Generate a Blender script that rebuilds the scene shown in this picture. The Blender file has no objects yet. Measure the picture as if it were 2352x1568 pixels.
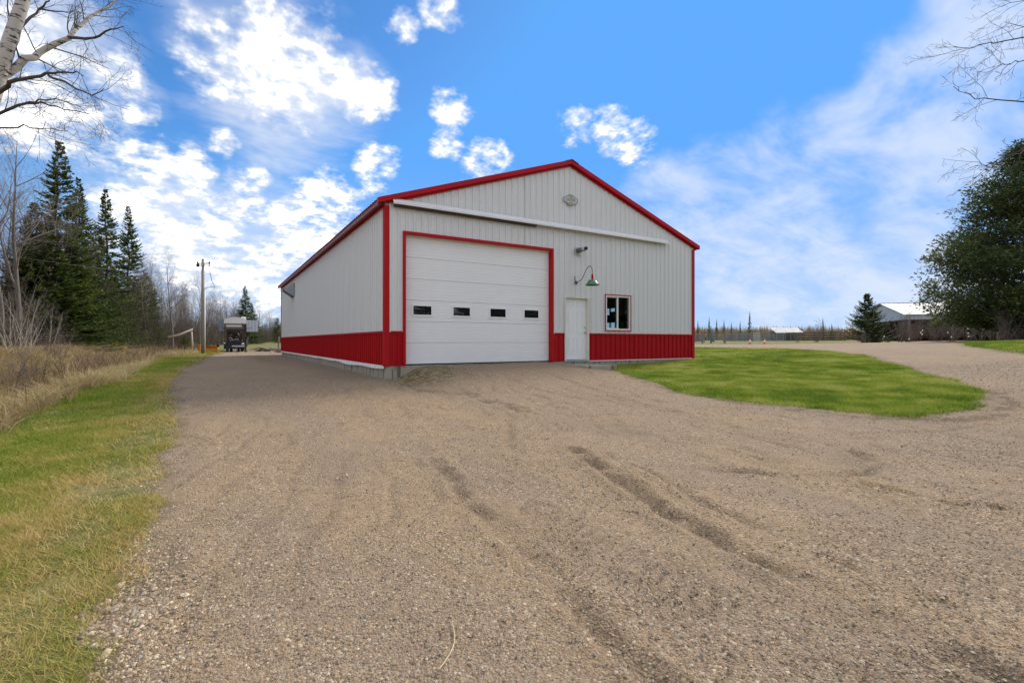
import bpy, math, random
import numpy as np
from mathutils import Vector

# ------------------------------------------------------------------ camera
SC = bpy.context.scene
COL = SC.collection
AZ = math.radians(31.1)                       # heading of the view, clockwise from +Y
RV = np.array([math.cos(AZ), -math.sin(AZ)])  # right of the view on the ground
FV = np.array([math.sin(AZ), math.cos(AZ)])   # forward on the ground
EYE = 1.35
CAM = np.array([-3.935, -13.159])
cam_data = bpy.data.cameras.new('camera')
cam_data.sensor_width = 36.0
cam_data.lens = 17.28
cam_data.clip_start = 0.05
cam_data.clip_end = 3000
cam = bpy.data.objects.new('camera', cam_data)
COL.objects.link(cam)
cam.location = (CAM[0], CAM[1], EYE)
cam.rotation_euler = (math.radians(90), 0, -AZ)
SC.camera = cam
SC.cycles.max_bounces = 6; SC.cycles.diffuse_bounces = 3; SC.cycles.glossy_bounces = 3; SC.cycles.transparent_max_bounces = 8; SC.cycles.caustics_reflective = False; SC.cycles.caustics_refractive = False
SC.view_settings.view_transform = 'Standard'
SC.view_settings.look = 'None'
SC.view_settings.gamma = 1.0
SC.view_settings.exposure = 1.2

# ------------------------------------------------------------------ node helpers
class NT:
    def __init__(s, tree):
        s.t = tree; s.n = tree.nodes; s.l = tree.links
    def set(s, sock, v):
        if isinstance(v, bpy.types.NodeSocket): s.l.new(v, sock)
        else:
            if hasattr(sock, 'default_value'):
                dv = sock.default_value
                if hasattr(dv, '__len__') and not hasattr(v, '__len__'): v = [v] * len(dv)
                if hasattr(dv, '__len__') and len(dv) == 4 and len(v) == 3: v = (*v, 1)
            sock.default_value = v
    def math(s, op, a, b=0.0, c=None, clamp=False):
        n = s.n.new('ShaderNodeMath'); n.operation = op; n.use_clamp = clamp
        s.set(n.inputs[0], a); s.set(n.inputs[1], b)
        if c is not None: s.set(n.inputs[2], c)
        return n.outputs[0]
    def vmath(s, op, a, b=None):
        n = s.n.new('ShaderNodeVectorMath'); n.operation = op
        s.set(n.inputs[0], a)
        if b is not None: s.set(n.inputs[1], b)
        return n.outputs[1] if op in ('DOT_PRODUCT', 'LENGTH') else n.outputs[0]
    def mapr(s, v, a, b, c=0.0, d=1.0, smooth=True):
        n = s.n.new('ShaderNodeMapRange'); n.interpolation_type = 'SMOOTHSTEP' if smooth else 'LINEAR'
        for i, q in enumerate((v, a, b, c, d)): s.set(n.inputs[i], q)
        return n.outputs[0]
    def noise(s, vec, scale, detail=4.0, rough=0.55, dist=0.0, dims='3D'):
        n = s.n.new('ShaderNodeTexNoise'); n.noise_dimensions = dims
        if vec is not None: s.set(n.inputs['Vector'], vec)
        s.set(n.inputs['Scale'], scale); s.set(n.inputs['Detail'], detail)
        s.set(n.inputs['Roughness'], rough); s.set(n.inputs['Distortion'], dist)
        return n.outputs[0]
    def voronoi(s, vec, scale, feature='F1', rnd=1.0):
        n = s.n.new('ShaderNodeTexVoronoi'); n.feature = feature
        s.set(n.inputs['Vector'], vec); s.set(n.inputs['Scale'], scale); s.set(n.inputs['Randomness'], rnd)
        return n.outputs
    def mix(s, f, a, b, mode='MIX'):
        n = s.n.new('ShaderNodeMix'); n.data_type = 'RGBA'; n.blend_type = mode
        s.set(n.inputs[0], f); s.set(n.inputs[6], a); s.set(n.inputs[7], b)
        return n.outputs[2]
    def ramp(s, f, stops):
        n = s.n.new('ShaderNodeValToRGB'); cr = n.color_ramp
        while len(cr.elements) < len(stops): cr.elements.new(0.5)
        for e, (p, c) in zip(cr.elements, stops):
            e.position = p; e.color = (*c, 1)
        s.set(n.inputs[0], f); return n.outputs[0]
    def attr(s, name):
        n = s.n.new('ShaderNodeAttribute'); n.attribute_name = name; return n.outputs['Fac']
    def coord(s, kind='Object'):
        return s.n.new('ShaderNodeTexCoord').outputs[kind]
    def scale(s, v, sc):
        n = s.n.new('ShaderNodeMapping'); s.set(n.inputs[0], v); n.inputs[3].default_value = sc; return n.outputs[0]
    def bump(s, h, strength=0.3, dist=0.01):
        n = s.n.new('ShaderNodeBump'); n.inputs['Strength'].default_value = strength
        n.inputs['Distance'].default_value = dist; s.set(n.inputs['Height'], h); return n.outputs[0]

def px_dir(px, py):
    u = (px - 1176) / 1129.0; v = (784 - py) / 1129.0
    d = np.array([*(u * RV + FV), v]); return d / np.linalg.norm(d)

# ------------------------------------------------------------------ sun and sky
SUN_EL, SUN_AZ = math.radians(38), math.radians(71)
world = bpy.data.worlds.new('World'); SC.world = world; world.use_nodes = True
w = NT(world.node_tree); w.n.clear()
sky = w.n.new('ShaderNodeTexSky'); sky.sky_type = 'NISHITA'; sky.sun_disc = False
sky.sun_elevation = SUN_EL; sky.sun_rotation = SUN_AZ
sky.air_density = 1.0; sky.dust_density = 0.6; sky.ozone_density = 2.0
SKYK = 0.064; SKYG = (.42, .84, 1.22)
dirv = w.vmath('NORMALIZE', w.coord('Generated'))
sx = w.n.new('ShaderNodeSeparateXYZ'); w.set(sx.inputs[0], dirv)
zc = w.math('MAXIMUM', sx.outputs[2], 0.0)
hh = w.math('ADD', zc, 0.32)
cmb = w.n.new('ShaderNodeCombineXYZ')
w.set(cmb.inputs[0], w.math('DIVIDE', sx.outputs[0], hh)); w.set(cmb.inputs[1], w.math('DIVIDE', sx.outputs[1], hh))
plane = cmb.outputs[0]
def blobs(lst, wt):
    tot = None
    for px, py, rad in lst:
        d = px_dir(px, py)
        k = 1129.0 * math.hypot((px - 1176) / 1129.0, (784 - py) / 1129.0, 1.0) ** 1.6
        a = rad / k * 1.5
        f = w.mapr(w.vmath('DOT_PRODUCT', dirv, tuple(d)), math.cos(a), 1.0, 0.0, wt * (.95 if rad < 65 else 1.0))
        tot = f if tot is None else w.math('MAXIMUM', tot, f)
    return tot
# cloud banks by their bearing and height in the sky (view pixels of the level camera)
CUM = [(460,90,90),(560,190,95),(650,100,110),(770,150,110),(690,240,80),(840,220,75),(1035,255,50),(1030,328,42),(860,385,60),(1115,378,58),(250,165,80),(295,245,60),
 (225,330,95),(335,375,80),(440,395,60),(562,445,58),(740,465,85),(690,535,95),(1325,297,52),(1400,295,55),(1460,325,52),(1015,12,60),(922,62,45),(515,330,36),(590,408,34),
 (330,490,120),(450,560,150),(590,620,120),(100,90,160),(50,230,140)]
WISP = [(2290,60,200),(2130,200,190),(1990,330,170),(1840,420,170),(1680,480,160),(1530,500,130),(2260,330,190),(2120,450,150),(1640,605,80),(1750,650,110),(1800,610,190),(2080,640,200),(480,600,260),(150,200,220),(650,180,230)]
inframe = w.mapr(w.vmath('DOT_PRODUCT', dirv, tuple(px_dir(1176, 560))), 0.60, 0.74)
outf = w.math('SUBTRACT', 1.0, inframe)
cov = w.math('MAXIMUM', blobs(CUM, .78), w.math('MULTIPLY', outf, 0.66))  # unseen clouds outside the view, cover raised to brighten the shaded walls
wis = w.math('MAXIMUM', blobs(WISP, .62), w.math('MULTIPLY', outf, 0.60))
n1 = w.noise(plane, 6.5, 4.0, 0.62, 0.0, '2D')
n2 = w.noise(plane, 24.0, 3.0, 0.6, 0.0, '2D')
nn = w.math('ADD', w.math('MULTIPLY', w.math('SUBTRACT', n1, 0.5), 1.9), w.math('MULTIPLY', w.math('SUBTRACT', n2, 0.5), 0.9))
cval = w.math('ADD', cov, nn)
cmask = w.math('MULTIPLY', w.mapr(cval, 0.30, 1.05), w.mapr(cov, 0.03, 0.25))
n3 = w.noise(w.scale(plane, (1.0, 1.5, 1.0)), 3.2, 4.0, 0.6, 0.2, '2D')
wval = w.math('ADD', wis, w.math('MULTIPLY', w.math('SUBTRACT', n3, 0.5), 1.5))
wmask = w.math('MULTIPLY', w.mapr(wval, 0.12, 1.0), w.mapr(wis, 0.0, 0.4, 0.0, 0.72))
g = w.vmath('MULTIPLY', sky.outputs[0], (SKYK * SKYG[0], SKYK * SKYG[1], SKYK * SKYG[2]))
g = w.vmath('MINIMUM', g, (.055, .182, .445))
lowhaze = w.mapr(sx.outputs[2], -0.02, 0.36, 0.72, 0.0)
base = w.mix(lowhaze, g, (.275, .345, .43))
c1 = w.mix(wmask, base, (.36, .385, .43))
ccol = w.mix(w.mapr(cval, 0.62, 1.45), (.42, .43, .45), (1.2, 1.16, 1.11))
c2 = w.mix(cmask, c1, ccol)
bg = w.n.new('ShaderNodeBackground'); w.set(bg.inputs[0], c2); bg.inputs[1].default_value = 1.0
wo = w.n.new('ShaderNodeOutputWorld'); w.l.new(bg.outputs[0], wo.inputs[0])

sun_data = bpy.data.lights.new('sun', 'SUN'); sun_data.energy = 1.75; sun_data.angle = math.radians(18)
sun_data.color = (1.0, 0.93, 0.82)
sun = bpy.data.objects.new('sun', sun_data); COL.objects.link(sun)
sdir = Vector((math.sin(SUN_AZ) * math.cos(SUN_EL), math.cos(SUN_AZ) * math.cos(SUN_EL), math.sin(SUN_EL)))
sun.rotation_euler = sdir.to_track_quat('Z', 'Y').to_euler()
sun.location = sdir * 60

# ------------------------------------------------------------------ mesh helpers
rng = np.random.default_rng(7)
WL = {}                                     # world location of every object's origin
class MB:
    def __init__(s): s.v = []; s.f = {3: [], 4: []}; s.n = 0; s.poly = []; s.at = {}
    def add(s, v, f):
        v = np.asarray(v, float).reshape(-1, 3); f = np.asarray(f, int)
        s.v.append(v); s.f[f.shape[1]].append(f + s.n); s.n += len(v); return s
    def attr(s, name, arr):
        s.at.setdefault(name, []).append(np.asarray(arr, float)); return s
    def ngon(s, v):
        v = np.asarray(v, float); s.v.append(v); s.poly.append(list(range(s.n, s.n + len(v)))); s.n += len(v)
    def box(s, x0, x1, y0, y1, z0, z1):
        v = [(x, y, z) for z in (z0, z1) for x, y in ((x0, y0), (x1, y0), (x1, y1), (x0, y1))]
        return s.add(v, [(3,2,1,0),(4,5,6,7),(0,1,5,4),(1,2,6,5),(2,3,7,6),(3,0,4,7)])
    def bar(s, a, b, wd, ht, up=(0, 0, 1)):
        a = np.array(a, float); b = np.array(b, float); d = b - a; d /= np.linalg.norm(d)
        u = np.array(up, float)
        if abs(d @ u) > .98: u = np.array([1., 0, 0])
        sd = np.cross(d, u); sd /= np.linalg.norm(sd); u = np.cross(sd, d)
        v = [p + sd * i * wd / 2 + u * j * ht / 2 for p in (a, b) for i, j in ((-1,-1),(1,-1),(1,1),(-1,1))]
        return s.add(v, [(3,2,1,0),(4,5,6,7),(0,1,5,4),(1,2,6,5),(2,3,7,6),(3,0,4,7)])
    def tube(s, pts, rad, n=6, caps=True):
        p = np.asarray(pts, float); k = len(p); r = np.broadcast_to(np.asarray(rad, float), (k,))
        t = np.gradient(p, axis=0); t /= np.linalg.norm(t, axis=1)[:, None] + 1e-12
        ref = np.array([0., 0, 1]) if abs(t[0][2]) < .9 else np.array([1., 0, 0])
        a = np.cross(t, ref); a /= np.linalg.norm(a, axis=1)[:, None] + 1e-9; b = np.cross(t, a)
        th = np.arange(n) / n * 2 * math.pi
        v = p[:, None] + r[:, None, None] * (np.cos(th)[None, :, None] * a[:, None] + np.sin(th)[None, :, None] * b[:, None])
        i = np.arange(k - 1)[:, None] * n; j = np.arange(n)[None]; j2 = (j + 1) % n
        f = np.stack([i + j, i + j2, i + n + j2, i + n + j], -1).reshape(-1, 4)
        base = s.n
        s.add(v.reshape(-1, 3), f)
        if caps and n > 3:
            s.poly.append([base + q for q in range(n)][::-1]); s.poly.append([base + (k - 1) * n + q for q in range(n)])
        return s
    def lathe(s, c, prof, n=20, axis=2):
        pr = np.array(prof, float); th = np.arange(n) / n * 2 * math.pi
        v = np.zeros((len(pr), n, 3)); o = [(1, 2, 0), (2, 0, 1), (0, 1, 2)][axis]
        v[..., o[0]] = pr[:, :1] * np.cos(th); v[..., o[1]] = pr[:, :1] * np.sin(th); v[..., o[2]] = pr[:, 1:2]
        i = np.arange(len(pr) - 1)[:, None] * n; j = np.arange(n)[None]; j2 = (j + 1) % n
        return s.add((v + np.array(c)).reshape(-1, 3), np.stack([i + j, i + j2, i + n + j2, i + n + j], -1).reshape(-1, 4))
    def prism(s, poly, fn, a, b):
        """poly: 2-D outline, fn(p, t) -> xyz, extruded from t=a to t=b"""
        n = len(poly); v = [fn(p, a) for p in poly] + [fn(p, b) for p in poly]
        base = s.n; s.add(v, [(i, (i + 1) % n, n + (i + 1) % n, n + i) for i in range(n)])
        s.poly.append([base + i for i in range(n)][::-1]); s.poly.append([base + n + i for i in range(n)]); return s
    def mesh(s, name, mat, smooth=False, origin=(0, 0, 0)):
        V = np.concatenate(s.v) - np.array(origin)
        me = bpy.data.meshes.new(name)
        f4 = np.concatenate(s.f[4]) if s.f[4] else np.zeros((0, 4), int)
        f3 = np.concatenate(s.f[3]) if s.f[3] else np.zeros((0, 3), int)
        loops = [f4.ravel(), f3.ravel()] + [np.array(p) for p in s.poly]
        lens = np.concatenate([np.full(len(f4), 4), np.full(len(f3), 3), np.array([len(p) for p in s.poly], int)]).astype(np.int32)
        L = np.concatenate(loops).astype(np.int32)
        me.vertices.add(len(V)); me.vertices.foreach_set('co', V.astype(np.float32).ravel())
        me.loops.add(len(L)); me.loops.foreach_set('vertex_index', L)
        st = np.concatenate([[0], np.cumsum(lens)[:-1]]).astype(np.int32)
        me.polygons.add(len(lens)); me.polygons.foreach_set('loop_start', st); me.polygons.foreach_set('loop_total', lens)
        me.polygons.foreach_set('use_smooth', np.full(len(lens), bool(smooth)))
        me.update(calc_edges=True); me.validate()
        for k, arr in s.at.items():
            A = np.concatenate(arr)
            if len(A) == len(me.vertices):
                me.attributes.new(k, 'FLOAT', 'POINT').data.foreach_set('value', A.astype(np.float32))
        if mat: me.materials.append(mat)
        return me
    def build(s, name, mat, parent=None, smooth=False):
        V = np.concatenate(s.v); lo, hi = V.min(0), V.max(0)
        o = np.array([(lo[0] + hi[0]) / 2, (lo[1] + hi[1]) / 2, lo[2]])
        ob = bpy.data.objects.new(name, s.mesh(name, mat, smooth, o)); COL.objects.link(ob)
        WL[ob.name] = o; pl = np.zeros(3)
        if parent: ob.parent = parent; pl = WL[parent.name]
        ob.location = tuple(o - pl)
        return ob
def tag(o, label=None, cat=None, group=None, kind=None):
    for k, v in (('label', label), ('category', cat), ('group', group), ('kind', kind)):
        if v: o[k] = v
    return o
def empty(name, loc, label, cat, group=None):
    o = bpy.data.objects.new(name, None); COL.objects.link(o); o.location = tuple(loc); o.empty_display_size = .3
    WL[o.name] = np.array(loc, float); return tag(o, label, cat, group)
def place(name, parts, loc, rz, sc, label, cat, group=None):
    """a thing that shares its meshes with its look-alikes; parts: [(part name, mesh)]"""
    o = empty(name, loc, label, cat, group); o.rotation_euler = (0, 0, rz)
    o.scale = sc if hasattr(sc, '__len__') else (sc, sc, sc)
    for pn, me in parts:
        c = bpy.data.objects.new(pn, me); COL.objects.link(c); c.parent = o
    return o

# ------------------------------------------------------------------ materials
MATS = {}
def mat(name, col, rough=0.6, metal=0.0, var=0.12, vscale=3.0, bump=0.0, bscale=40.0, streak=None, spec=0.5, col2=None, coat=0):
    m = bpy.data.materials.new(name); m.use_nodes = True; t = NT(m.node_tree)
    b = t.n['Principled BSDF']; co = t.coord('Object')
    if streak: co = t.scale(co, streak)
    n = t.noise(co, vscale, 6.0, 0.6)
    lo = tuple(c * (1 - var) for c in col); hi = tuple(min(1, c * (1 + var)) for c in (col2 or col))
    t.set(b.inputs['Base Color'], t.ramp(n, [(0.3, lo), (0.7, hi)]))
    t.set(b.inputs['Roughness'], t.mapr(n, 0.3, 0.7, max(0.02, rough - .06), min(1, rough + .08)))
    b.inputs['Metallic'].default_value = metal; b.inputs['Specular IOR Level'].default_value = spec
    if coat: b.inputs['Coat Weight'].default_value = coat
    if bump: t.set(b.inputs['Normal'], t.bump(t.noise(t.coord('Object'), bscale, 5.0, .6), bump, 0.01))
    MATS[name] = m; return m
def tintmat(name, stops, rough=0.7, trans=0.0, spec=0.3):
    """foliage, blades, pebbles: colour picked by the per-vertex number 'tint'"""
    m = bpy.data.materials.new(name); m.use_nodes = True; t = NT(m.node_tree); b = t.n['Principled BSDF']
    c = t.ramp(t.attr('tint'), stops); t.set(b.inputs['Base Color'], c)
    b.inputs['Roughness'].default_value = rough; b.inputs['Specular IOR Level'].default_value = spec
    if trans:
        tr = t.n.new('ShaderNodeBsdfTranslucent'); t.set(tr.inputs[0], c)
        mx = t.n.new('ShaderNodeMixShader'); mx.inputs[0].default_value = trans
        t.l.new(b.outputs[0], mx.inputs[1]); t.l.new(tr.outputs[0], mx.inputs[2])
        t.l.new(mx.outputs[0], t.n['Material Output'].inputs[0])
    return m
def glassmat(name, tint=(1, 1, 1), dark=False):
    m = bpy.data.materials.new(name); m.use_nodes = True; t = NT(m.node_tree); t.n.remove(t.n['Principled BSDF'])
    fr = t.n.new('ShaderNodeFresnel'); fr.inputs[0].default_value = 1.5
    gl = t.n.new('ShaderNodeBsdfGlossy'); gl.inputs['Roughness'].default_value = 0.01
    tr = t.n.new('ShaderNodeBsdfDiffuse' if dark else 'ShaderNodeBsdfTransparent'); tr.inputs[0].default_value = (*tint, 1)
    mx = t.n.new('ShaderNodeMixShader'); front = t.math('SUBTRACT', 1.0, t.n.new('ShaderNodeNewGeometry').outputs['Backfacing'])
    t.l.new(t.math('MULTIPLY', t.math('MULTIPLY', fr.outputs[0], front), 1.3, clamp=True), mx.inputs[0])
    t.l.new(tr.outputs[0], mx.inputs[1]); t.l.new(gl.outputs[0], mx.inputs[2]); t.l.new(mx.outputs[0], t.n['Material Output'].inputs[0])
    return m
M_white = mat('white_siding', (.725, .72, .705), .42, 0, .04, 1.2, streak=(1.2, 1.2, .15))
M_red = mat('red_steel', (.40, .004, .008), .5, 0, .08, 1.5, streak=(1, 1, .2), col2=(.46, .006, .011), spec=.2)
M_dkred = mat('roof_red_steel', (.20, .022, .022), .45, 0, .15)
M_door = mat('white_door_paint', (.84, .84, .83), .4, 0, .02, 2)
M_trimw = mat('white_trim', (.76, .75, .72), .45, 0, .06, 6)
M_cream = mat('cream_casing', (.70, .66, .57), .5, 0, .12, 5)
M_galv = mat('galvanised_steel', (.50, .52, .55), .38, .55, .14, 4)
M_dark = mat('dark_metal', (.03, .03, .032), .5, .3, .3)
M_black = mat('black_rubber', (.018, .018, .018), .8, 0, .2)
M_iron = mat('grey_pipe', (.16, .165, .165), .45, .5, .25, 12)
M_brown = mat('dark_brown_wood', (.07, .05, .035), .8, 0, .3, 10)
M_green = mat('green_enamel', (.045, .16, .075), .22, 0, .2, 10, coat=.5)
M_plate = mat('stained_plate', (.50, .48, .45), .6, 0, .25, 14)
M_conc = None
def concrete(name):
    m = bpy.data.materials.new(name); m.use_nodes = True; t = NT(m.node_tree); b = t.n['Principled BSDF']
    g = t.n.new('ShaderNodeNewGeometry').outputs['Position']
    n = t.noise(g, 1.3, 6, .6); st = t.noise(t.scale(g, (3.2, 3.2, .25)), 1.3, 6, .7); f = t.noise(g, 30, 5, .7)
    c = t.mix(n, (.32, .28, .215), (.47, .42, .335))
    c = t.mix(t.mapr(st, .50, .64, 0, .85), c, (.075, .062, .035))
    c = t.mix(t.mapr(f, .35, .7, 0, .35), c, (.18, .165, .14))
    t.set(b.inputs['Base Color'], c); b.inputs['Roughness'].default_value = .9
    t.set(b.inputs['Normal'], t.bump(f, .4, .01)); return m
M_conc = concrete('concrete')
M_glass = glassmat('window_glass', (.80, .86, .84))
M_dglass = glassmat('dark_door_glass', (.012, .013, .014), True)
M_bark = mat('grey_bark', (.155, .135, .115), .9, 0, .35, 3, .5, 25, streak=(3, 3, .6))
M_barkd = mat('dark_bark', (.085, .068, .055), .9, 0, .3, 3, .5, 25)
M_twig = mat('twig', (.20, .165, .135), .85, 0, .25, 2)
M_twigr = mat('shrub_twig', (.165, .125, .105), .85, 0, .25, 2)
M_pale = mat('pale_sapling_bark', (.46, .41, .33), .8, 0, .25, 6)
def birchbark():
    m = bpy.data.materials.new('birch_bark'); m.use_nodes = True; t = NT(m.node_tree); b = t.n['Principled BSDF']
    co = t.coord('Object'); n = t.noise(t.scale(co, (5, 5, 16)), 1.0, 6, .65)
    c = t.mix(t.mapr(n, .53, .60), (.52, .48, .43), (.045, .036, .03))
    t.set(b.inputs['Base Color'], c); b.inputs['Roughness'].default_value = .8; return m
M_birch = birchbark()

# ------------------------------------------------------------------ terrain
def rd(r, d): return CAM + r * RV + d * FV            # metres right / ahead of where the photographer stood
def at(px, d): return rd((px - 1176) / 1129.0 * d, d)
def sm(x, a, b):
    t = np.clip((np.asarray(x, float) - a) / (b - a), 0, 1); return t * t * (3 - 2 * t)
CP = [(0,0,-1.35),(-2,2,-1.35),(2,2,-1.35),(0,5,-1.30),(-4,5,-1.32),(4,5,-1.26),(-10,2,-1.4),(10,2,-1.1),(0,-15,-1.5),(-20,-10,-1.5),(20,-10,-0.9),
(-3.4,13.3,-1.03),(-6,13,-1.08),(-9,13,-1.1),(-2,10,-1.12),(0,13,-0.98),(3,15.5,-0.93),(7.3,19.5,-0.72),(10.5,20,-0.66),
(8.3,8.8,-0.98),(12,12,-0.72),(14.5,14.2,-0.42),(16,16,-0.30),(25,24,0.02),(40,30,0.2),(22,32,-0.32),(30,40,-0.12),(18,40,-0.5),(35,64,-0.30),(28,64,-0.34),(50,64,0.0),(35,95,0.0),(60,95,0.15),(70,60,0.2),
(-11,24,-0.98),(-16.5,34,-0.93),(-21.6,34.6,-0.95),(-20,42,-1.0),(-22,48,-1.02),(-20,80,-0.95),(-30,80,-0.8),(-10,80,-0.8),(0,60,-0.7),(15,60,-0.5),(20,100,-0.2),(-60,60,-0.8),(-40,120,-.6),(40,150,0.2),(100,100,.3),(0,200,0),(-100,150,-.3),(120,40,.4),(-60,0,-1.2),(-30,20,-1.0)]
TP = np.array([rd(r, d) for r, d, _ in CP]); TZ = np.array([c[2] for c in CP]); NP_ = len(TP)
def tps(d2): return d2 * np.log(d2 + 1e-9) * .5
_M = np.zeros((NP_ + 3, NP_ + 3)); _M[:NP_, :NP_] = tps(((TP[:, None] - TP[None]) ** 2).sum(-1)) + np.eye(NP_) * 2
_M[:NP_, NP_] = 1; _M[:NP_, NP_ + 1:] = TP; _M[NP_, :NP_] = 1; _M[NP_ + 1:, :NP_] = TP.T
SOL = np.linalg.solve(_M, np.concatenate([TZ, [0, 0, 0]]))
def gh(x, y):
    x = np.asarray(x, float); y = np.asarray(y, float); q = np.stack([x, y], -1)
    z = tps(((q[..., None, :] - TP) ** 2).sum(-1)) @ SOL[:NP_] + SOL[NP_] + q @ SOL[NP_ + 1:]
    k = sm(np.hypot(x - 10, y - 30), 110, 220); z = z * (1 - k) + 0.1 * k
    t = x + 6.9 + 0.25 * np.sin(y * .35)
    z = z - 0.62 * np.exp(-((t + 1.0) / 0.85) ** 2) * sm(-y, -70, -45) + 0.42 * sm(-t, 1.8, 3.6) * sm(-y, -75, -50)
    z = z + 0.30 * sm(x, 0.05, 1.1) * (1 - sm(x, 4.6, 7.2)) * np.exp(-(y / 2.6) ** 2)
    return z + EYE
def g1(x, y): return float(gh(np.array([x]), np.array([y]))[0])
_lat = np.random.default_rng(3).random((256, 256))
def vnoise(x, y, f):
    x = np.asarray(x) * f + 1000; y = np.asarray(y) * f + 1000
    i = np.floor(x).astype(int); j = np.floor(y).astype(int); u = x - i; v = y - j
    u = u * u * (3 - 2 * u); v = v * v * (3 - 2 * v); L = lambda a, b: _lat[a % 256, b % 256]
    return (L(i, j) * (1 - u) + L(i + 1, j) * u) * (1 - v) + (L(i, j + 1) * (1 - u) + L(i + 1, j + 1) * u) * v
def fbm(x, y, f, o=4):
    return sum(vnoise(x, y, f * 2 ** k) * .5 ** k for k in range(o)) / sum(.5 ** k for k in range(o))
def sdpoly(x, y, poly):
    p = np.asarray(poly, float); d = np.full(x.shape, 1e9); ins = np.zeros(x.shape, bool)
    for a, b in zip(p, np.roll(p, -1, 0)):
        e = b - a; t = np.clip(((x - a[0]) * e[0] + (y - a[1]) * e[1]) / (e @ e + 1e-12), 0, 1)
        d = np.minimum(d, np.hypot(x - a[0] - t * e[0], y - a[1] - t * e[1]))
        c = ((a[1] > y) != (b[1] > y)) & (x < (b[0] - a[0]) * (y - a[1]) / (b[1] - a[1] + 1e-12) + a[0]); ins ^= c
    return np.where(ins, d, -d)                       # positive inside
def sdline(x, y, pts):
    d = np.full(np.shape(x), 1e9); p = np.asarray(pts, float); s = np.zeros(np.shape(x)); acc = 0
    for a, b in zip(p[:-1], p[1:]):
        e = b - a; l = np.linalg.norm(e); t = np.clip(((x - a[0]) * e[0] + (y - a[1]) * e[1]) / (l * l), 0, 1)
        q = np.hypot(x - a[0] - t * e[0], y - a[1] - t * e[1]); m = q < d; d = np.where(m, q, d); s = np.where(m, acc + t * l, s); acc += l
    return d, s
LEFT_EDGE = [(-4.42,-40),(-4.42,-14),(-4.40,-10.62),(-4.37,-9.98),(-4.30,-9.68),(-4.24,-8.72),(-4.35,-7.38),(-4.49,-5.02),(-4.57,-2.53),(-4.84,.02),(-4.96,4.05),(-4.79,11.34),(-4.29,23.6),(-3.5,37.8),(-2.8,48),(-1,56)]
OUTER = LEFT_EDGE + [(5,54),(8,40),(8,20),(12,20),(30,42),(43,42),(48.4,28.2),(49.3,17.5),(62.7,17.1),(73,14.2),(80,10),(45,3),(32.5,-2.2),(22.2,-5.7),(17.9,-7.6),(16.6,-8.5),(14.6,-11),(13.2,-16),(13,-40)]
LAWN_R = [(7.0,-1.3),(5.45,-3.68),(4.4,-6.13),(4.28,-8.04),(4.54,-9.3),(4.93,-10),(5.43,-10.28),(6.1,-10.4),(7.18,-10.2),(8.44,-9.8),(9.73,-9.06),(11.84,-7.54),(13.29,-6.49),(15.96,-4.67),(20.45,-1.15),(26.36,4.31),(31.2,11.2),(33.4,17),(35,27),(32,41),(12.5,41),(12.5,.4),(7.3,.4)]
RUTS = [([(-1.9,-8.2),(-2.16,-9.57),(-2.2,-10.3),(-2.35,-11.08),(-2.45,-11.8),(-2.6,-13.5)],.13,.022,.8),
        ([(-.35,-8.6),(-.61,-9.51),(-.99,-10.68),(-1.06,-11.22),(-1.2,-12.0),(-1.3,-13.5)],.15,.030,.9),
        ([(-.1,-8.9),(-.25,-9.6),(-.55,-10.6),(-.7,-11.3),(-.78,-12.2)],.07,.018,.5),
        ([(.3,-9.95),(.6,-10.3),(.9,-10.66),(1.42,-10.86),(1.9,-10.75),(2.2,-10.4)],.13,.02,.9),
        ([(1.17,-9.6),(1.05,-10.2),(.85,-10.5)],.06,.02,1.0),([(1.1,-11.0),(1.07,-11.6),(1.3,-11.9)],.07,.02,.8),
        ([(-4.5,-5.1),(-4.2,-5.3),(-4.0,-5.9)],.07,.015,.9),([(-4.8,-6.9),(-5.0,-6.0),(-4.9,-5.2)],.12,.01,.9),
        ([(.1,-1.5),(-.1,-2.9),(.5,-4.0),(.5,-6.1)],.22,.035,.75),([(4.5,-9.7),(5.0,-10.35),(5.6,-10.6),(6.6,-10.65),(7.5,-10.4),(8.6,-9.9)],.22,.012,1.8),([(4.2,-7),(4.15,-8.2),(4.4,-9.5)],.12,.01,1.0),([(10,-8.8),(12,-7.3),(14,-5.9)],.16,.01,1.0),([(5.3,-3.9),(4.3,-6.2)],.1,.01,.8),
        ([(2.3,-3),(1.2,-6),(.9,-8.5)],.2,.012,.35),([(3.6,-3),(2.6,-6.5),(2.3,-9)],.2,.012,.35),([(.2,-6.2),(-1.0,-8.3),(-1.6,-9.2)],.12,.012,.5),([(3.2,-10.1),(4.3,-10.6),(6,-11.2)],.15,.012,.5),([(4.6,-11.2),(5.3,-11.3)],.1,.02,.9),([(3.2,-11.4),(3.9,-11.6)],.08,.02,.9),
        ([(-2.6,10),(-2.8,25),(-2.0,45)],.3,.01,.12),([(-1.0,12),(-1.1,25),(-.3,45)],.3,.01,.12)]
def axis(lo, hi, a, b, s0, gr):
    v = list(np.arange(a, b, s0)); s = s0
    while v[-1] < hi: s *= gr if v[-1] < b + 42 else 1.09; v.append(v[-1] + s)
    s = s0; u = [a]
    while u[-1] > lo: s *= gr if u[-1] > a - 30 else 1.09; u.append(u[-1] - s)
    return np.array(u[:0:-1] + v)
GX = axis(-420, 460, -6.2, 3.0, .042, 1.021); GY = axis(-120, 620, -12.9, -8.4, .042, 1.021)
X, Y = np.meshgrid(GX, GY, indexing='ij')
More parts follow.
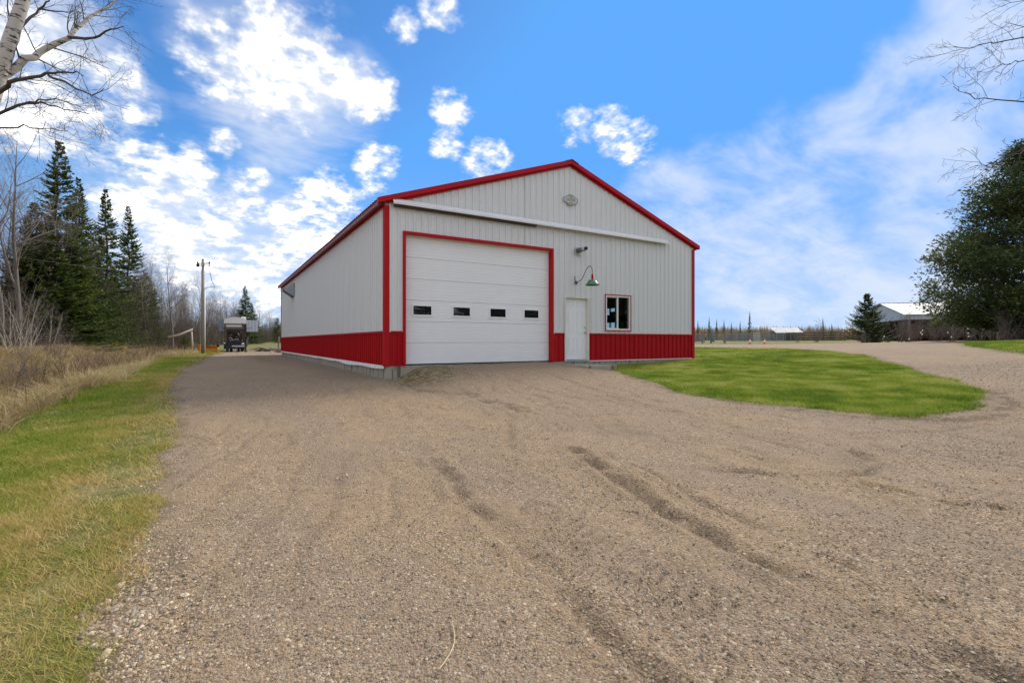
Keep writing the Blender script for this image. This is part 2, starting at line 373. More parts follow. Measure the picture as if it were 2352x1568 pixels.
# push edge noise into the outlines so that no border is straight
ex = (fbm(X, Y, .9, 4) - .5) * .55 + (fbm(X + 50, Y, 5, 3) - .5) * .22
dgr = sdpoly(X, Y, OUTER); dlr = sdpoly(X, Y, LAWN_R)
sd_gravel = np.minimum(dgr, -dlr) + ex * sm(np.hypot(X - CAM[0], Y - CAM[1]), 40, 20)
gw = .20 + .012 * np.hypot(X - CAM[0], Y - CAM[1]); gravel = sm(sd_gravel / gw, -1, 1)
dryline = -6.55 + .25 * np.sin(Y * .31) + (fbm(X, Y, .6, 3) - .5) * .9 + sm(Y, 14, 40) * 1.6
dry = sm(dryline - X, -.25, .35) * (1 - sm(Y, 52, 62))
wood = sm(-X - 10.5 + sm(Y, 40, 120) * 12, 0, 2.5)
soil = np.zeros_like(X); Z = gh(X, Y)
near_ = sm(np.hypot(X - CAM[0], Y - CAM[1]), 30, 12)
for pts, wd, dp, so in RUTS:
    d, s = sdline(X + (fbm(X, Y, 2.5, 3) - .5) * .14, Y + (fbm(X + 31, Y, 2.5, 3) - .5) * .14, pts); wd *= .55; k = np.exp(-(d / wd) ** 2); br = sm(fbm(X, Y, 4.2, 4), .33, .62) * 1.3
    so *= .85; soil = np.maximum(soil, .22 * so * np.exp(-(d / (wd * 3)) ** 2))
    Z += (-dp * k + dp * .8 * np.exp(-((d - wd * 1.7) / (wd * .6)) ** 2)) * br * gravel.clip(.3, 1)
    soil = np.maximum(soil, so * k * br)
wx_ = X - .32 * Y + (fbm(X, Y, .5, 3) - .5) * 1.2; stk = np.abs((wx_ * 1.9) % 1 - .5) * 2; sk2 = np.abs((wx_ * 5.3 + .3) % 1 - .5) * 2
str_ = (sm(stk, .72, .95) * .7 + sm(sk2, .75, .95) * .4) * sm(fbm(X + 3, Y, .8, 4), .42, .62) * gravel * sm(Y, 0, -2) * sm(Y, -13.5, -12)
Z -= .014 * str_ * near_; soil = np.maximum(soil, .42 * str_)
dT, sT = sdline(X, Y, [(-1.75, -10.0), (-1.85, -11.2), (-1.8, -12.6)])     # lugs of a tractor tyre
lug = np.sin((sT * 1.0 + dT * .5) * 2 * math.pi / .115) * np.exp(-(dT / .22) ** 4) * sm(fbm(X, Y, 2.2, 3), .28, .5)
Z += .018 * lug; soil = np.maximum(soil, .7 * (-lug).clip(0, 1))
near = sm(np.hypot(X - CAM[0], Y - CAM[1]), 30, 12)
Z += gravel * near * ((fbm(X, Y, 2.1, 5) - .5) * .045 + (fbm(X + 7, Y, 8, 3) - .5) * .022 + (np.random.default_rng(5).random(X.shape) - .5) * .009)
Z += (1 - gravel) * ((fbm(X, Y, .7, 5) - .5) * .10)
Z += dry * (fbm(X + 9, Y, .8, 4) - .5) * .35 * (1 - wood)
moss = np.exp(-(((X - .75) / .9) ** 2 + ((Y + .9) / 1.3) ** 2)) * 1.6 + .8 * np.exp(-(((X + 1.7) / .5) ** 2 + ((Y - 18) / 7) ** 2))
moss = np.maximum(moss, np.exp(-((X - 2.8) / 2.6) ** 4 - ((Y + .12) / .22) ** 2))
damp = np.exp(-((X + .55) / .75) ** 2) * sm(Y, -1.2, .5) * sm(-Y, -26, -22)
inside = (X > .06) & (X < 12.44) & (Y > .06) & (Y < 24.29)
Z = np.where(inside, np.minimum(Z, .35), Z)
def ground_z(x, y):
    i = np.clip(np.searchsorted(GX, x) - 1, 0, len(GX) - 2); j = np.clip(np.searchsorted(GY, y) - 1, 0, len(GY) - 2)
    u = (x - GX[i]) / (GX[i + 1] - GX[i]); v = (y - GY[j]) / (GY[j + 1] - GY[j])
    return (Z[i, j] * (1 - u) + Z[i + 1, j] * u) * (1 - v) + (Z[i, j + 1] * (1 - u) + Z[i + 1, j + 1] * u) * v
def gval(A, x, y):
    i = np.clip(np.searchsorted(GX, x) - 1, 0, len(GX) - 2); j = np.clip(np.searchsorted(GY, y) - 1, 0, len(GY) - 2)
    u = (x - GX[i]) / (GX[i + 1] - GX[i]); v = (y - GY[j]) / (GY[j + 1] - GY[j])
    return (A[i, j] * (1 - u) + A[i + 1, j] * u) * (1 - v) + (A[i, j + 1] * (1 - u) + A[i + 1, j + 1] * u) * v
def gz(x, y): return float(ground_z(np.array([float(x)]), np.array([float(y)]))[0])

def ground_material():
    m = bpy.data.materials.new('ground'); m.use_nodes = True; t = NT(m.node_tree); b = t.n['Principled BSDF']
    co = t.n.new('ShaderNodeNewGeometry').outputs['Position']
    big = t.noise(co, .45, 6, .6); mid = t.noise(co, 3.2, 6, .65); fine = t.noise(co, 26, 5, .7); vf = t.noise(co, 90, 3, .7)
    # gravel: fines in tan and pinkish grey, then stones of two sizes
    lane = t.noise(t.scale(co, (.9, .22, 1)), .8, 5, .6)
    sand = t.mix(t.mapr(t.math('MULTIPLY_ADD', lane, .6, t.math('MULTIPLY', big, .4)), .42, .56), (.42, .305, .185), (.30, .235, .185))
    sand = t.mix(t.mapr(mid, .35, .7, 0, .6), sand, (.27, .20, .138))
    v1 = t.voronoi(co, 62); v2 = t.voronoi(co, 130)
    def stones(v):
        s = t.n.new('ShaderNodeSeparateColor'); t.set(s.inputs[0], v[1])
        return t.ramp(s.outputs[0], [(0, (.11, .083, .06)), (.2, (.21, .16, .115)), (.42, (.37, .28, .195)), (.6, (.31, .215, .165)), (.75, (.26, .235, .21)), (.88, (.48, .395, .295)), (1, (.62, .54, .44))]), s.outputs[1]
    c1, r1 = stones(v1); c2, r2 = stones(v2)
    cov = t.mapr(t.noise(t.scale(co, (1.5, .45, 1)), 1.0, 5, .6), .38, .60)
    g = t.mix(t.math('MULTIPLY', t.mapr(r2, .3, .6), .75), sand, c2)
    g = t.mix(t.math('MULTIPLY', t.mapr(r1, .45, .6), t.math('MULTIPLY_ADD', cov, .7, .2)), g, c1)
    g = t.mix(t.mapr(fine, .35, .75, 0, .4), g, (.25, .185, .13))
    so = t.math('MULTIPLY', t.attr('soil'), t.mapr(fine, .3, .6, .45, 1.0), clamp=True)
    g = t.mix(t.math('MULTIPLY', so, .8), g, (.105, .074, .047))
    g = t.mix(t.math('MULTIPLY', t.attr('damp'), .6), g, (.23, .195, .175))
    g = t.mix(1.0, g, (1.02, .965, .865), 'MULTIPLY')
    # turf
    tuft = t.noise(t.scale(co, (1, 1, 1)), 14, 6, .7)
    gr = t.mix(t.mapr(mid, .35, .65), (.125, .135, .028), (.20, .19, .06))
    gr = t.mix(t.mapr(t.noise(co, .9, 6, .7), .45, .68, 0, .8), gr, (.36, .30, .15))
    gr = t.mix(t.mapr(tuft, .42, .7, 0, .8), gr, (.085, .085, .03))
    gr = t.mix(t.mapr(t.noise(co, 2.2, 5, .7), .62, .76, 0, .8), gr, (.25, .19, .115))
    fi = t.mapr(fine, .4, .7)
    dr = t.mix(t.mapr(mid, .3, .7), (.52, .40, .22), (.32, .22, .125))
    dr = t.mix(t.mapr(fine, .45, .75, 0, .7), dr, (.19, .13, .08))
    wd = t.mix(t.mapr(mid, .3, .7), (.16, .115, .08), (.26, .19, .125))
    c = t.mix(t.attr('dry'), gr, dr); c = t.mix(t.attr('wood'), c, wd)
    ed = t.math('ADD', t.attr('gravel'), t.math('MULTIPLY', t.math('SUBTRACT', fine, .5), 1.1))
    gm = t.mapr(t.math('MULTIPLY_ADD', t.math('SUBTRACT', tuft, .5), 1.0, ed), .3, .7)
    # bare brown soil where turf and gravel meet
    edge = t.math('MULTIPLY', t.mapr(t.attr('gravel'), .02, .5), t.mapr(t.attr('gravel'), .99, .6))
    c = t.mix(gm, c, g)
    c = t.mix(t.math('MULTIPLY', edge, t.mapr(mid, .4, .7, .15, .75)), c, (.13, .095, .062))
    mo = t.math('MULTIPLY', t.attr('moss'), t.mapr(t.noise(co, 5, 6, .7), .38, .6), clamp=True)
    c = t.mix(t.math('MULTIPLY', mo, .9), c, t.mix(fi, (.10, .095, .022), (.17, .13, .05)))
    t.set(b.inputs['Base Color'], c); b.inputs['Roughness'].default_value = .95; b.inputs['Specular IOR Level'].default_value = .15
    hgt = t.math('ADD', t.math('MULTIPLY', t.math('SUBTRACT', .6, v1[0]), .8), t.math('ADD', t.math('MULTIPLY', t.math('SUBTRACT', .6, v2[0]), .4), t.math('MULTIPLY', fine, .9)))
    t.set(b.inputs['Normal'], t.bump(hgt, .8, .016)); return m
M_ground = ground_material()
def ground_sheets():
    n, k = X.shape; idx = np.arange(n * k).reshape(n, k)
    q = np.stack([idx[:-1, :-1], idx[1:, :-1], idx[1:, 1:], idx[:-1, 1:]], -1).reshape(-1, 4)
    cm = lambda A: (A[:-1, :-1] + A[1:, :-1] + A[1:, 1:] + A[:-1, 1:]).reshape(-1) / 4
    cx, cy, cg, cd, cl = cm(X), cm(Y), cm(gravel), cm(dry), cm(dlr)
    lab = np.zeros(len(q), int)                        # 0 rest of the land
    lab[cg > .5] = 1                                   # gravel drive
    lab[(cg <= .5) & (cl > -.6)] = 2                   # lawn beside the building
    lab[(cg <= .5) & (cl <= -.6) & (cx < -3) & (cd < .5) & (cy < 60) & (cx > -9)] = 3
    lab[(cg <= .5) & (cl <= -.6) & (cx > 12) & (cx < 90) & (cy < 18)] = 4
    V = np.stack([X, Y, Z], -1).reshape(-1, 3)
    for i, nm in enumerate(('ground', 'gravel_drive', 'lawn', 'grass_verge', 'grass_bank')):
        f = q[lab == i]; u, inv = np.unique(f, return_inverse=True); mb = MB()
        mb.add(V[u], inv.reshape(-1, 4))
        for an, A in (('gravel', gravel), ('dry', dry), ('wood', wood), ('soil', soil.clip(0, 1)), ('moss', moss.clip(0, 1)), ('damp', damp.clip(0, 1))):
            mb.attr(an, A.reshape(-1)[u])
        o = bpy.data.objects.new(nm, mb.mesh(nm, M_ground, True)); COL.objects.link(o); tag(o, kind='structure')
ground_sheets()

# ------------------------------------------------------------------ turf, dry grass, gravel stones (uncountable)
def blades(name, x, y, h, wd, lean, tint, mat_, label, cat, seg=1):
    n = len(x); r = np.random.default_rng(len(name) + n); z = ground_z(x, y) - .004
    a = r.random(n) * 2 * math.pi; ln = lean * (.3 + r.random(n)); la = r.random(n) * 2 * math.pi
    dx, dy = np.cos(a) * wd / 2, np.sin(a) * wd / 2
    b0 = np.stack([x - dx, y - dy, z], -1); b1 = np.stack([x + dx, y + dy, z], -1)
    tip = np.stack([x + np.cos(la) * ln * h, y + np.sin(la) * ln * h, z + h], -1)
    mb = MB(); i = np.arange(n)
    if seg == 1:
        mb.add(np.concatenate([b0, b1, tip]), np.stack([i, i + n, i + 2 * n], -1)); mb.attr('tint', np.tile(tint, 3))
    else:
        m0 = (b0 * .45 + tip * .55); m0[:, :2] = b0[:, :2] * .75 + tip[:, :2] * .25; m1 = m0 + (b1 - b0) * .8
        mb.add(np.concatenate([b0, b1, m1, m0, tip]), np.stack([i, i + n, i + 2 * n, i + 3 * n], -1))
        mb.f[3].append(np.stack([i + 3 * n, i + 2 * n, i + 4 * n], -1)); mb.attr('tint', np.tile(tint, 5))
    o = bpy.data.objects.new(name, mb.mesh(name, mat_)); COL.objects.link(o); return tag(o, label, cat, kind='stuff')
M_turf = tintmat('turf_blades', [(0, (0.088, 0.150, 0.012)), (.3, (0.165, 0.250, 0.019)), (.55, (0.271, 0.320, 0.034)), (.72, (0.448, 0.370, 0.093)), (1, (0.649, 0.470, 0.212))], .6, .35)
M_lawn = tintmat('lawn_blades', [(0, (.065, .115, .008)), (.3, (.15, .235, .014)), (.5, (.25, .33, .025)), (.7, (.39, .41, .075)), (1, (.55, .49, .20))], .6, .35)
M_straw = tintmat('dry_grass_blades', [(0, (.17, .115, .06)), (.3, (.36, .265, .125)), (.65, (.55, .44, .22)), (1, (.66, .55, .32))], .8, .3)
M_weed = tintmat('weed_stems', [(0, (.09, .058, .034)), (.6, (.25, .165, .09)), (1, (.42, .31, .18))], .85, .1)
r = np.random.default_rng(11)
def scatter(x0, x1, y0, y1, dens):
    n = int((x1 - x0) * (y1 - y0) * dens); return x0 + r.random(n) * (x1 - x0), y0 + r.random(n) * (y1 - y0)
def turf_tint(x, y, bias=0.0):
    return (fbm(x, y, .55, 4) * .75 + fbm(x, y, 4, 3) * .35 - .18 + bias + (r.random(len(x)) - .5) * .42).clip(0, 1)
xs, ys = [], []
for (y0, y1, dn) in ((-12.8, -8, 15000), (-8, -3, 8000), (-3, 6, 2600), (6, 20, 900), (20, 46, 350)):
    a, b = scatter(-8.3 if y0 < -8 else -7.6, -3.2, y0, y1, dn); xs.append(a); ys.append(b)
x = np.concatenate(xs); y = np.concatenate(ys); gg = gval(gravel, x, y); dd = gval(dry, x, y)
pat = fbm(x, y, 1.7, 4)
keep = (gg < .55) & (dd < .6) & (r.random(len(x)) > gg * 1.3) & (r.random(len(x)) < .22 + sm(pat, .38, .54) * .78) & (r.random(len(x)) > .75 * np.exp(-((x + 4.75) / .35) ** 2)) & (r.random(len(x)) > gval(soil, x, y))
x, y, pat = x[keep], y[keep], pat[keep]
dist = np.hypot(x - CAM[0], y - CAM[1])
blades('verge_grass', x, y, (.018 + .032 * r.random(len(x))) * (1 + .03 * dist), .0018 + .0011 * dist, 1.6, turf_tint(x, y, .17 + .06 * np.exp(-dist / 7) + .3 * gval(gravel, x, y) + .35 * np.exp(-((x + 4.9) / .5) ** 2) * fbm(x, y, .8, 3)), M_turf, 'short patchy green and straw turf along the left edge of the drive', 'grass')
xs, ys = [], []
for (x0, x1, y0, y1, dn) in ((4, 14, -10.6, -4, 2600), (4, 14, -4, .4, 1700), (14, 36, -6, 20, 380), (12.5, 36, 20, 42, 120), (13, 30, -16, -2, 500)):
    a, b = scatter(x0, x1, y0, y1, dn); xs.append(a); ys.append(b)
x = np.concatenate(xs); y = np.concatenate(ys); gg = gval(gravel, x, y)
keep = (gg < .5) & (r.random(len(x)) > gg * 1.4) & ~((x > 5.9) & (x < 7.3) & (y > -1.25)); x, y = x[keep], y[keep]; dist = np.hypot(x - CAM[0], y - CAM[1])
tt = ((fbm(x, y, .5, 4) - .5) * .5 + (fbm(x + 5, y, 2.5, 3) - .5) * .8 + .46) + .25 * np.exp(-(((x - 8) / 3.5) ** 2 + ((y + 1.5) / 1.6) ** 2))
blades('lawn_grass', x, y, .03 + .045 * r.random(len(x)), .004 + .0010 * dist, 1.3, (tt + (r.random(len(x)) - .5) * .3).clip(0, 1), M_lawn, 'bright green mown lawn grass to the right of the metal building', 'grass')
xs, ys = [], []
for (y0, y1, dn) in ((-3, 12, 430), (12, 30, 180), (30, 62, 60)):
    a, b = scatter(-12.5, -4.2, y0, y1, dn); xs.append(a); ys.append(b)
x = np.concatenate(xs); y = np.concatenate(ys); dd = gval(dry, x, y); keep = (r.random(len(x)) < dd) & (gval(gravel, x, y) < .1); x, y = x[keep], y[keep]
blades('dry_grass', x, y, .12 + .38 * r.random(len(x)) * (.4 + fbm(x, y, .9, 3)), .012 + .0006 * np.hypot(x - CAM[0], y - CAM[1]), 1.5, (fbm(x, y, .6, 4) * .8 + .25 * r.random(len(x))).clip(0, 1), M_straw, 'matted tan dry grass on the ditch bank before the wood', 'dry grass', 2)
xs, ys = [], []
for (y0, y1, dn) in ((-1, 14, 60), (14, 34, 34), (34, 60, 16)):
    a, b = scatter(-13.5, -4.4, y0, y1, dn); xs.append(a); ys.append(b)
x = np.concatenate(xs); y = np.concatenate(ys)
lo = np.exp(-((x - (-7.5 + 1.6 * sm(y, 14, 40))) / .55) ** 2) + .5 * sm(-x, 10.0, 11.5); keep = (r.random(len(x)) < lo * sm(fbm(x, y, .5, 3), .3, .5)) & (gval(dry, x, y) > .4); x, y = x[keep], y[keep]
blades('brown_weeds', x, y, .35 + .75 * r.random(len(x)), .010 + .0005 * np.hypot(x - CAM[0], y - CAM[1]), .45, r.random(len(x)), M_weed, 'tall brown dead weeds standing in the ditch left of the verge', 'weeds', 2)

def pebbles():
    prof = np.array([(1,.1,0),(.1,.95,0),(-.95,.1,0),(0,-.9,0),(.15,.1,.8),(-.2,.1,.75),(0,0,-.5)])
    F = np.array([(0,1,4),(1,5,4),(1,2,5),(2,3,5),(3,4,5),(3,0,4),(1,0,6),(0,3,6)])
    n = 150000; q = r.random(n); d = 1.5 + 12 * q ** 1.5; u = (r.random(n) * 2 - 1) * 1.12
    p = CAM + d[:, None] * (FV + u[:, None] * RV); x, y = p[:, 0], p[:, 1]
    den = .22 + .6 * sm(fbm(x, y, 1.0, 4), .40, .58) + .5 * gval(soil, x, y) + 1.2 * np.exp(-(((x + 4.35) / .35) ** 2 + ((y + 10.0) / .8) ** 2))
    k = (gval(gravel, x, y) > .25) & (r.random(n) < den) ; x, y, d = x[k], y[k], d[k]; n = len(x)
    s = .0035 + .0065 * r.random(n) ** 2.6 + .005 * (r.random(n) < .025)
    s *= 1 + .9 * np.exp(-(((x + 4.35) / .35) ** 2 + ((y + 10.0) / .8) ** 2)) + .05 * d
    a = r.random(n) * 6.283; st = .7 + .6 * r.random(n); c, sn = np.cos(a), np.sin(a)
    P = prof[None] * (1 + (r.random((n, 7, 3)) - .5) * .5); P[..., 1] *= st[:, None]; P[..., 2] *= .75
    V = np.stack([P[..., 0] * c[:, None] - P[..., 1] * sn[:, None], P[..., 0] * sn[:, None] + P[..., 1] * c[:, None], P[..., 2]], -1) * s[:, None, None]
    V += np.stack([x, y, ground_z(x, y) + s * .12], -1)[:, None]
    mb = MB(); mb.add(V.reshape(-1, 3), (F[None] + np.arange(n)[:, None, None] * 7).reshape(-1, 3)); mb.attr('tint', np.repeat(r.random(n), 7))
    m = tintmat('pebble', [(0, (0.173, 0.136, 0.096)), (.2, (0.286, 0.211, 0.136)), (.4, (0.428, 0.310, 0.192)), (.55, (0.367, 0.244, 0.160)), (.7, (0.296, 0.263, 0.216)), (.85, (0.510, 0.395, 0.256)), (1, (0.673, 0.555, 0.400))], .85)
    o = bpy.data.objects.new('gravel_stones', mb.mesh('gravel_stones', m)); COL.objects.link(o)
    tag(o, 'loose mixed grey and tan stones strewn over the gravel drive', 'gravel', kind='stuff')
pebbles()

# ------------------------------------------------------------------ the metal building
BW, BL, ZS, ZW, ZE = 12.5, 24.35, .69, 1.60, 5.14        # width, length, siding foot, wainscot top, eave
SLOPE = (7.17 - 5.02) / 6.25
B = empty('metal_building', (BW / 2, 0, .3), 'white ribbed steel building with red wainscot, red trim and gable roof', 'building')
GD = (.56, 5.50, ZS, 4.32); MD = (6.06, 7.05, ZS, 2.84); WN = (7.84, 9.03, 1.75, 2.99); RW = (4.42, 6.0, 1.95, 3.0)
def prof_pts(a0, a1, off):
    P = 0.2286; pts = {a0: 0., a1: 0.}
    k0 = int(math.floor((a0 - off) / P)) - 1
    for k in range(k0, k0 + int((a1 - a0) / P) + 4):
        c = off + k * P
        for da, o in ((-.017, 0), (-.0125, .032), (.0125, .032), (.017, 0), (-.083, 0), (-.0762, .008), (-.069, 0), (.069, 0), (.0762, .008), (.083, 0)):
            if a0 < c + da < a1: pts[round(c + da, 5)] = o
    return pts
def sheet(name, m, a0, a1, zb, zt, fn, openings=(), off=.1):
    pts = prof_pts(a0, a1, off)
    ks = sorted(pts)
    for o in openings:
        for e in o[:2]:
            if a0 < e < a1 and e not in pts:
                pts[e] = float(np.interp(e, ks, [pts[k] for k in ks]))
    ks = sorted(pts); mb = MB()
    for s, e in zip(ks[:-1], ks[1:]):
        mid = (s + e) / 2; cuts = [(zb, None)]
        for (o0, o1, z0, z1) in openings:
            if o0 < mid < o1:
                new = []
                for lo, hi in cuts:
                    if hi is None: hi = 99
                    if z0 > lo: new.append((lo, min(hi, z0)))
                    if z1 < hi: new.append((max(lo, z1), hi))
                cuts = new
        for lo, hi in cuts:
            h0, h1 = zt(s), zt(e)
            if hi is not None and hi < 99: h0, h1 = min(h0, hi), min(h1, hi)
            if min(h0, h1) <= lo + .001: continue
            mb.add([fn(s, pts[s], lo), fn(e, pts[e], lo), fn(e, pts[e], h1), fn(s, pts[s], h0)], [(0, 1, 2, 3)])
    if mb.n: return mb.build(name, m, B)
f_front = lambda a, o, z: (a, -o, z); f_back = lambda a, o, z: (a, BL + o, z)
f_left = lambda a, o, z: (-o, a, z); f_right = lambda a, o, z: (BW + o, a, z)
gable = lambda a: 5.02 + SLOPE * min(a, BW - a) + .1
NFr = 14; wf = BW / NFr; NSd = 27; ws = BL / NSd
for i in range(NFr):
    a0, a1 = i * wf, (i + 1) * wf
    sheet('siding_panel', M_white, a0, a1, ZW, gable, f_front, (GD, MD, WN), off=.12)
    sheet('wainscot_panel', M_red, a0, a1, ZS, lambda a: ZW, f_front, (GD, MD), off=.12)
    sheet('siding_panel', M_white, a0, a1, ZW, gable, f_back); sheet('wainscot_panel', M_red, a0, a1, ZS, lambda a: ZW, f_back)
for i in range(NSd):
    a0, a1 = i * ws, (i + 1) * ws
    for fn, op in ((f_left, ()), (f_right, (RW,))):
        sheet('siding_panel', M_white, a0, a1, ZW, lambda a: ZE, fn, op); sheet('wainscot_panel', M_red, a0, a1, ZS, lambda a: ZW, fn)
# roof, trims
for i in range(NSd):
    for sgn in (0, 1):
        y0, y1 = -.10 + i * (BL + .2) / NSd, -.10 + (i + 1) * (BL + .2) / NSd; mb = MB(); pr = prof_pts(y0, y1, .05); ks = sorted(pr)
        for s, e in zip(ks[:-1], ks[1:]):
            if e - s < 1e-4: continue
            q = []
            for yy in (s, e):
                for xx in (-.22, BW / 2):
                    zz = 5.22 + SLOPE * xx + pr[yy] * 1.6; q.append((xx if not sgn else BW - xx, yy, zz))
            mb.add(q, [(0, 1, 3, 2)])
        mb.build('roof_panel', M_dkred, B)
mb = MB(); mb.prism([(-.28, -.09), (0, .0), (.28, -.09), (.28, -.075), (0, .03), (-.28, -.075)], lambda p, t: (BW / 2 + p[0], t, 5.22 + SLOPE * BW / 2 + .03 + p[1]), -.17, BL + .17); mb.build('ridge_cap', M_dkred, B)
for yy0, yy1 in ((-.15, -.012), (BL + .012, BL + .15)):
    for sgn in (0, 1):
        fx = (lambda x: x) if not sgn else (lambda x: BW - x)
        mb = MB(); mb.prism([(-.23, 5.125 - .23 * SLOPE), (BW / 2, 5.125 + SLOPE * BW / 2), (BW / 2, 5.265 + SLOPE * BW / 2), (-.23, 5.265 - .23 * SLOPE)], lambda p, t: (fx(p[0]), t, p[1]), yy0, yy1); mb.build('rake_trim', M_red, B)
        mb = MB(); q0, q1 = (-.06, -.0345) if yy0 < 0 else (BL + .0305, BL + .05)
        mb.prism([(.0, 5.06), (BW / 2, 5.06 + SLOPE * BW / 2), (BW / 2, 5.12 + SLOPE * BW / 2), (.0, 5.12)], lambda p, t: (fx(p[0]), t, p[1]), q0, q1); mb.build('rake_mould', M_red, B)
for sgn in (0, 1):
    fx = (lambda x: x) if not sgn else (lambda x: BW - x)
    mb = MB(); mb.box(min(fx(-.20), fx(-.17)), max(fx(-.20), fx(-.17)), -.008, BL + .008, 5.03, 5.155); mb.build('eave_fascia', M_dkred, B)
    mb = MB(); mb.box(min(fx(-.169), fx(-.022)), max(fx(-.169), fx(-.022)), -.006, BL + .006, 5.06, 5.075); mb.build('soffit', M_dkred, B)
    mb = MB(); mb.box(min(fx(-.052), fx(-.034)), max(fx(-.052), fx(-.034)), .02, BL - .02, 4.985, 5.057); mb.build('eave_mould', M_red, B)
    for yc, sg in ((0, -1), (BL, 1)):
        mb = MB(); x0 = fx(0); so = -1 if not sgn else 1
        xa, xb = sorted((x0 + so * .045, x0 - so * .10)); ya, yb = sorted((yc + sg * .045, yc + sg * .034)); mb.box(xa, xb, ya, yb, ZS - .02, 5.03)
        xa, xb = sorted((x0 + so * .045, x0 + so * .034)); ya, yb = sorted((yc + sg * .0335, yc - sg * .10)); mb.box(xa, xb, ya, yb, ZS - .02, 5.03)
        mb.build('corner_trim', M_red, B)
cap = lambda mb, a0, a1, fn: mb.add([fn(a, o, z) for z in (ZW - .02, ZW + .035) for a in (a0, a1) for o in (.0345, .048)], [(0, 1, 3, 2), (4, 6, 7, 5), (0, 2, 6, 4), (1, 5, 7, 3), (0, 4, 5, 1), (2, 3, 7, 6)])
for a0, a1, fn in ((.14, .46, f_front), (5.62, 6.03, f_front), (7.08, BW - .14, f_front), (.14, BL - .14, f_left), (.14, BL - .14, f_right), (.14, BW - .14, f_back)):
    mb = MB(); cap(mb, a0, a1, fn); mb.build('wainscot_cap', M_red, B)
# foundation of poured sections, flashing
FO = MB().box(.20, BW - .20, .20, BL - .20, -.5, ZS - .02).build('floor_slab', M_conc, B)
def sections(n, L, fn):
    for i in range(n):
        mb = MB(); a0, a1 = i * L / n + .003, (i + 1) * L / n - .003
        j = .003 * math.sin(i * 2.4)
        mb.add([fn(a, o, z) for z in (-.6, ZS - .012) for a in (a0, a1) for o in (-.16, .006 + j)], [(0, 1, 3, 2), (4, 6, 7, 5), (0, 2, 6, 4), (1, 5, 7, 3), (0, 4, 5, 1), (2, 3, 7, 6)])
        mb.build('foundation_section', M_conc, B)
sections(20, BL - .4, lambda a, o, z: (-o, a + .2, z)); sections(9, BW, lambda a, o, z: (a, -o, z))
sections(20, BL - .4, lambda a, o, z: (BW + o, a + .2, z)); sections(9, BW, lambda a, o, z: (a, BL + o, z))
mb = MB(); yy = np.linspace(-.03, BL, 90); wv = .035 * np.exp(-((yy - 3.6) / 2.2) ** 2) + .018 * np.sin(yy * 1.9) * np.exp(-yy / 14)
for k in range(len(yy) - 1):
    a, b_ = yy[k], yy[k + 1]; wa, wb = wv[k], wv[k + 1]
    mb.add([(-.036, a, ZS + .005), (-.036, b_, ZS + .005), (-.052 - wa * .6, b_, ZS - .075 - wb), (-.052 - wa * .6, a, ZS - .075 - wa)], [(0, 1, 2, 3)])
mb.build('base_flashing', M_trimw, B)
for a0, a1 in ((7.09, BW - .13),):
    MB().box(a0, a1, -.047, -.0345, ZS - .028, ZS + .004).build('base_flashing', M_trimw, B)
# red flanges round the big door, reveal
T = .075
def frame(name, m, x0, x1, z0, z1, t, y0, y1, parent, bottom=False):
    MB().box(x0 - t, x0, y0, y1, z0, z1).build(name, m, parent); MB().box(x1, x1 + t, y0, y1, z0, z1).build(name, m, parent)
    MB().box(x0 - t, x1 + t, y0 - .002, y1, z1, z1 + t).build(name, m, parent)
    if bottom: MB().box(x0 - t, x1 + t, y0 - .002, y1, z0 - t, z0).build(name, m, parent)
frame('door_trim', M_red, GD[0], GD[1], ZS - .02, GD[3], T, -.052, .13, B)
MB().box(GD[0], GD[1], .06, .12, GD[3] - .035, GD[3] - .001).build('door_stop', M_cream, B)
G = MB().box(GD[0] - .05, GD[1] + .05, .18, .20, ZS - .01, GD[3]).build('garage_door', M_door, B)
ns = 6; hs_ = (GD[3] - ZS - .03) / ns
for i in range(ns):
    z0 = ZS + .025 + i * hs_; z1 = z0 + hs_ - .004; mb = MB()
    pr = [(z0, .143), (z0 + .005, .135)]
    for q in range(1, 7):
        zz = z0 + (z1 - z0) * q / 7; pr += [(zz - .010, .135), (zz - .004, .138), (zz + .004, .138), (zz + .010, .135)]
    pr += [(z1 - .005, .135), (z1, .143)]
    for (za, ya), (zb, yb) in zip(pr[:-1], pr[1:]):
        mb.add([(GD[0] + .004, ya, za), (GD[1] - .004, ya, za), (GD[1] - .004, yb, zb), (GD[0] + .004, yb, zb)], [(0, 1, 2, 3)])
    sec = mb.build('door_section', M_door, G)
    if i == 2:
        pass
for wx in (1.10, 2.33, 3.57, 4.81):
    x0, x1, z0, z1 = wx - .27, wx + .27, 2.11, 2.355
    mb = MB()
    for a in ((x0 - .045, x0, z0 - .045, z1 + .045), (x1, x1 + .045, z0 - .045, z1 + .045), (x0, x1, z0 - .045, z0), (x0, x1, z1, z1 + .045)): mb.box(a[0], a[1], .112, .14, a[2], a[3])
    mb.build('window_frame', M_door, G)
    MB().box(x0, x1, .124, .13, z0, z1).build('window_pane', M_dglass, G)
MB().box(GD[0] + .004, GD[1] - .004, .12, .17, ZS - .015, ZS + .023).build('bottom_seal', M_black, G)
# sliding-door track hood above
mb = MB(); mb.prism([(-.0, 5.245), (-.05, 5.24), (-.17, 5.115), (-.17, 5.065), (-.155, 5.065), (-.155, 5.105), (-.045, 5.22), (-.0, 5.225)], lambda p, t: (t, p[0] - .0335, p[1]), .17, 10.9); mb.build('track_hood', M_trimw, B)
MB().box(.22, 4.85, -.135, -.03, 5.015, 5.062).build('track_rail', M_brown, B)
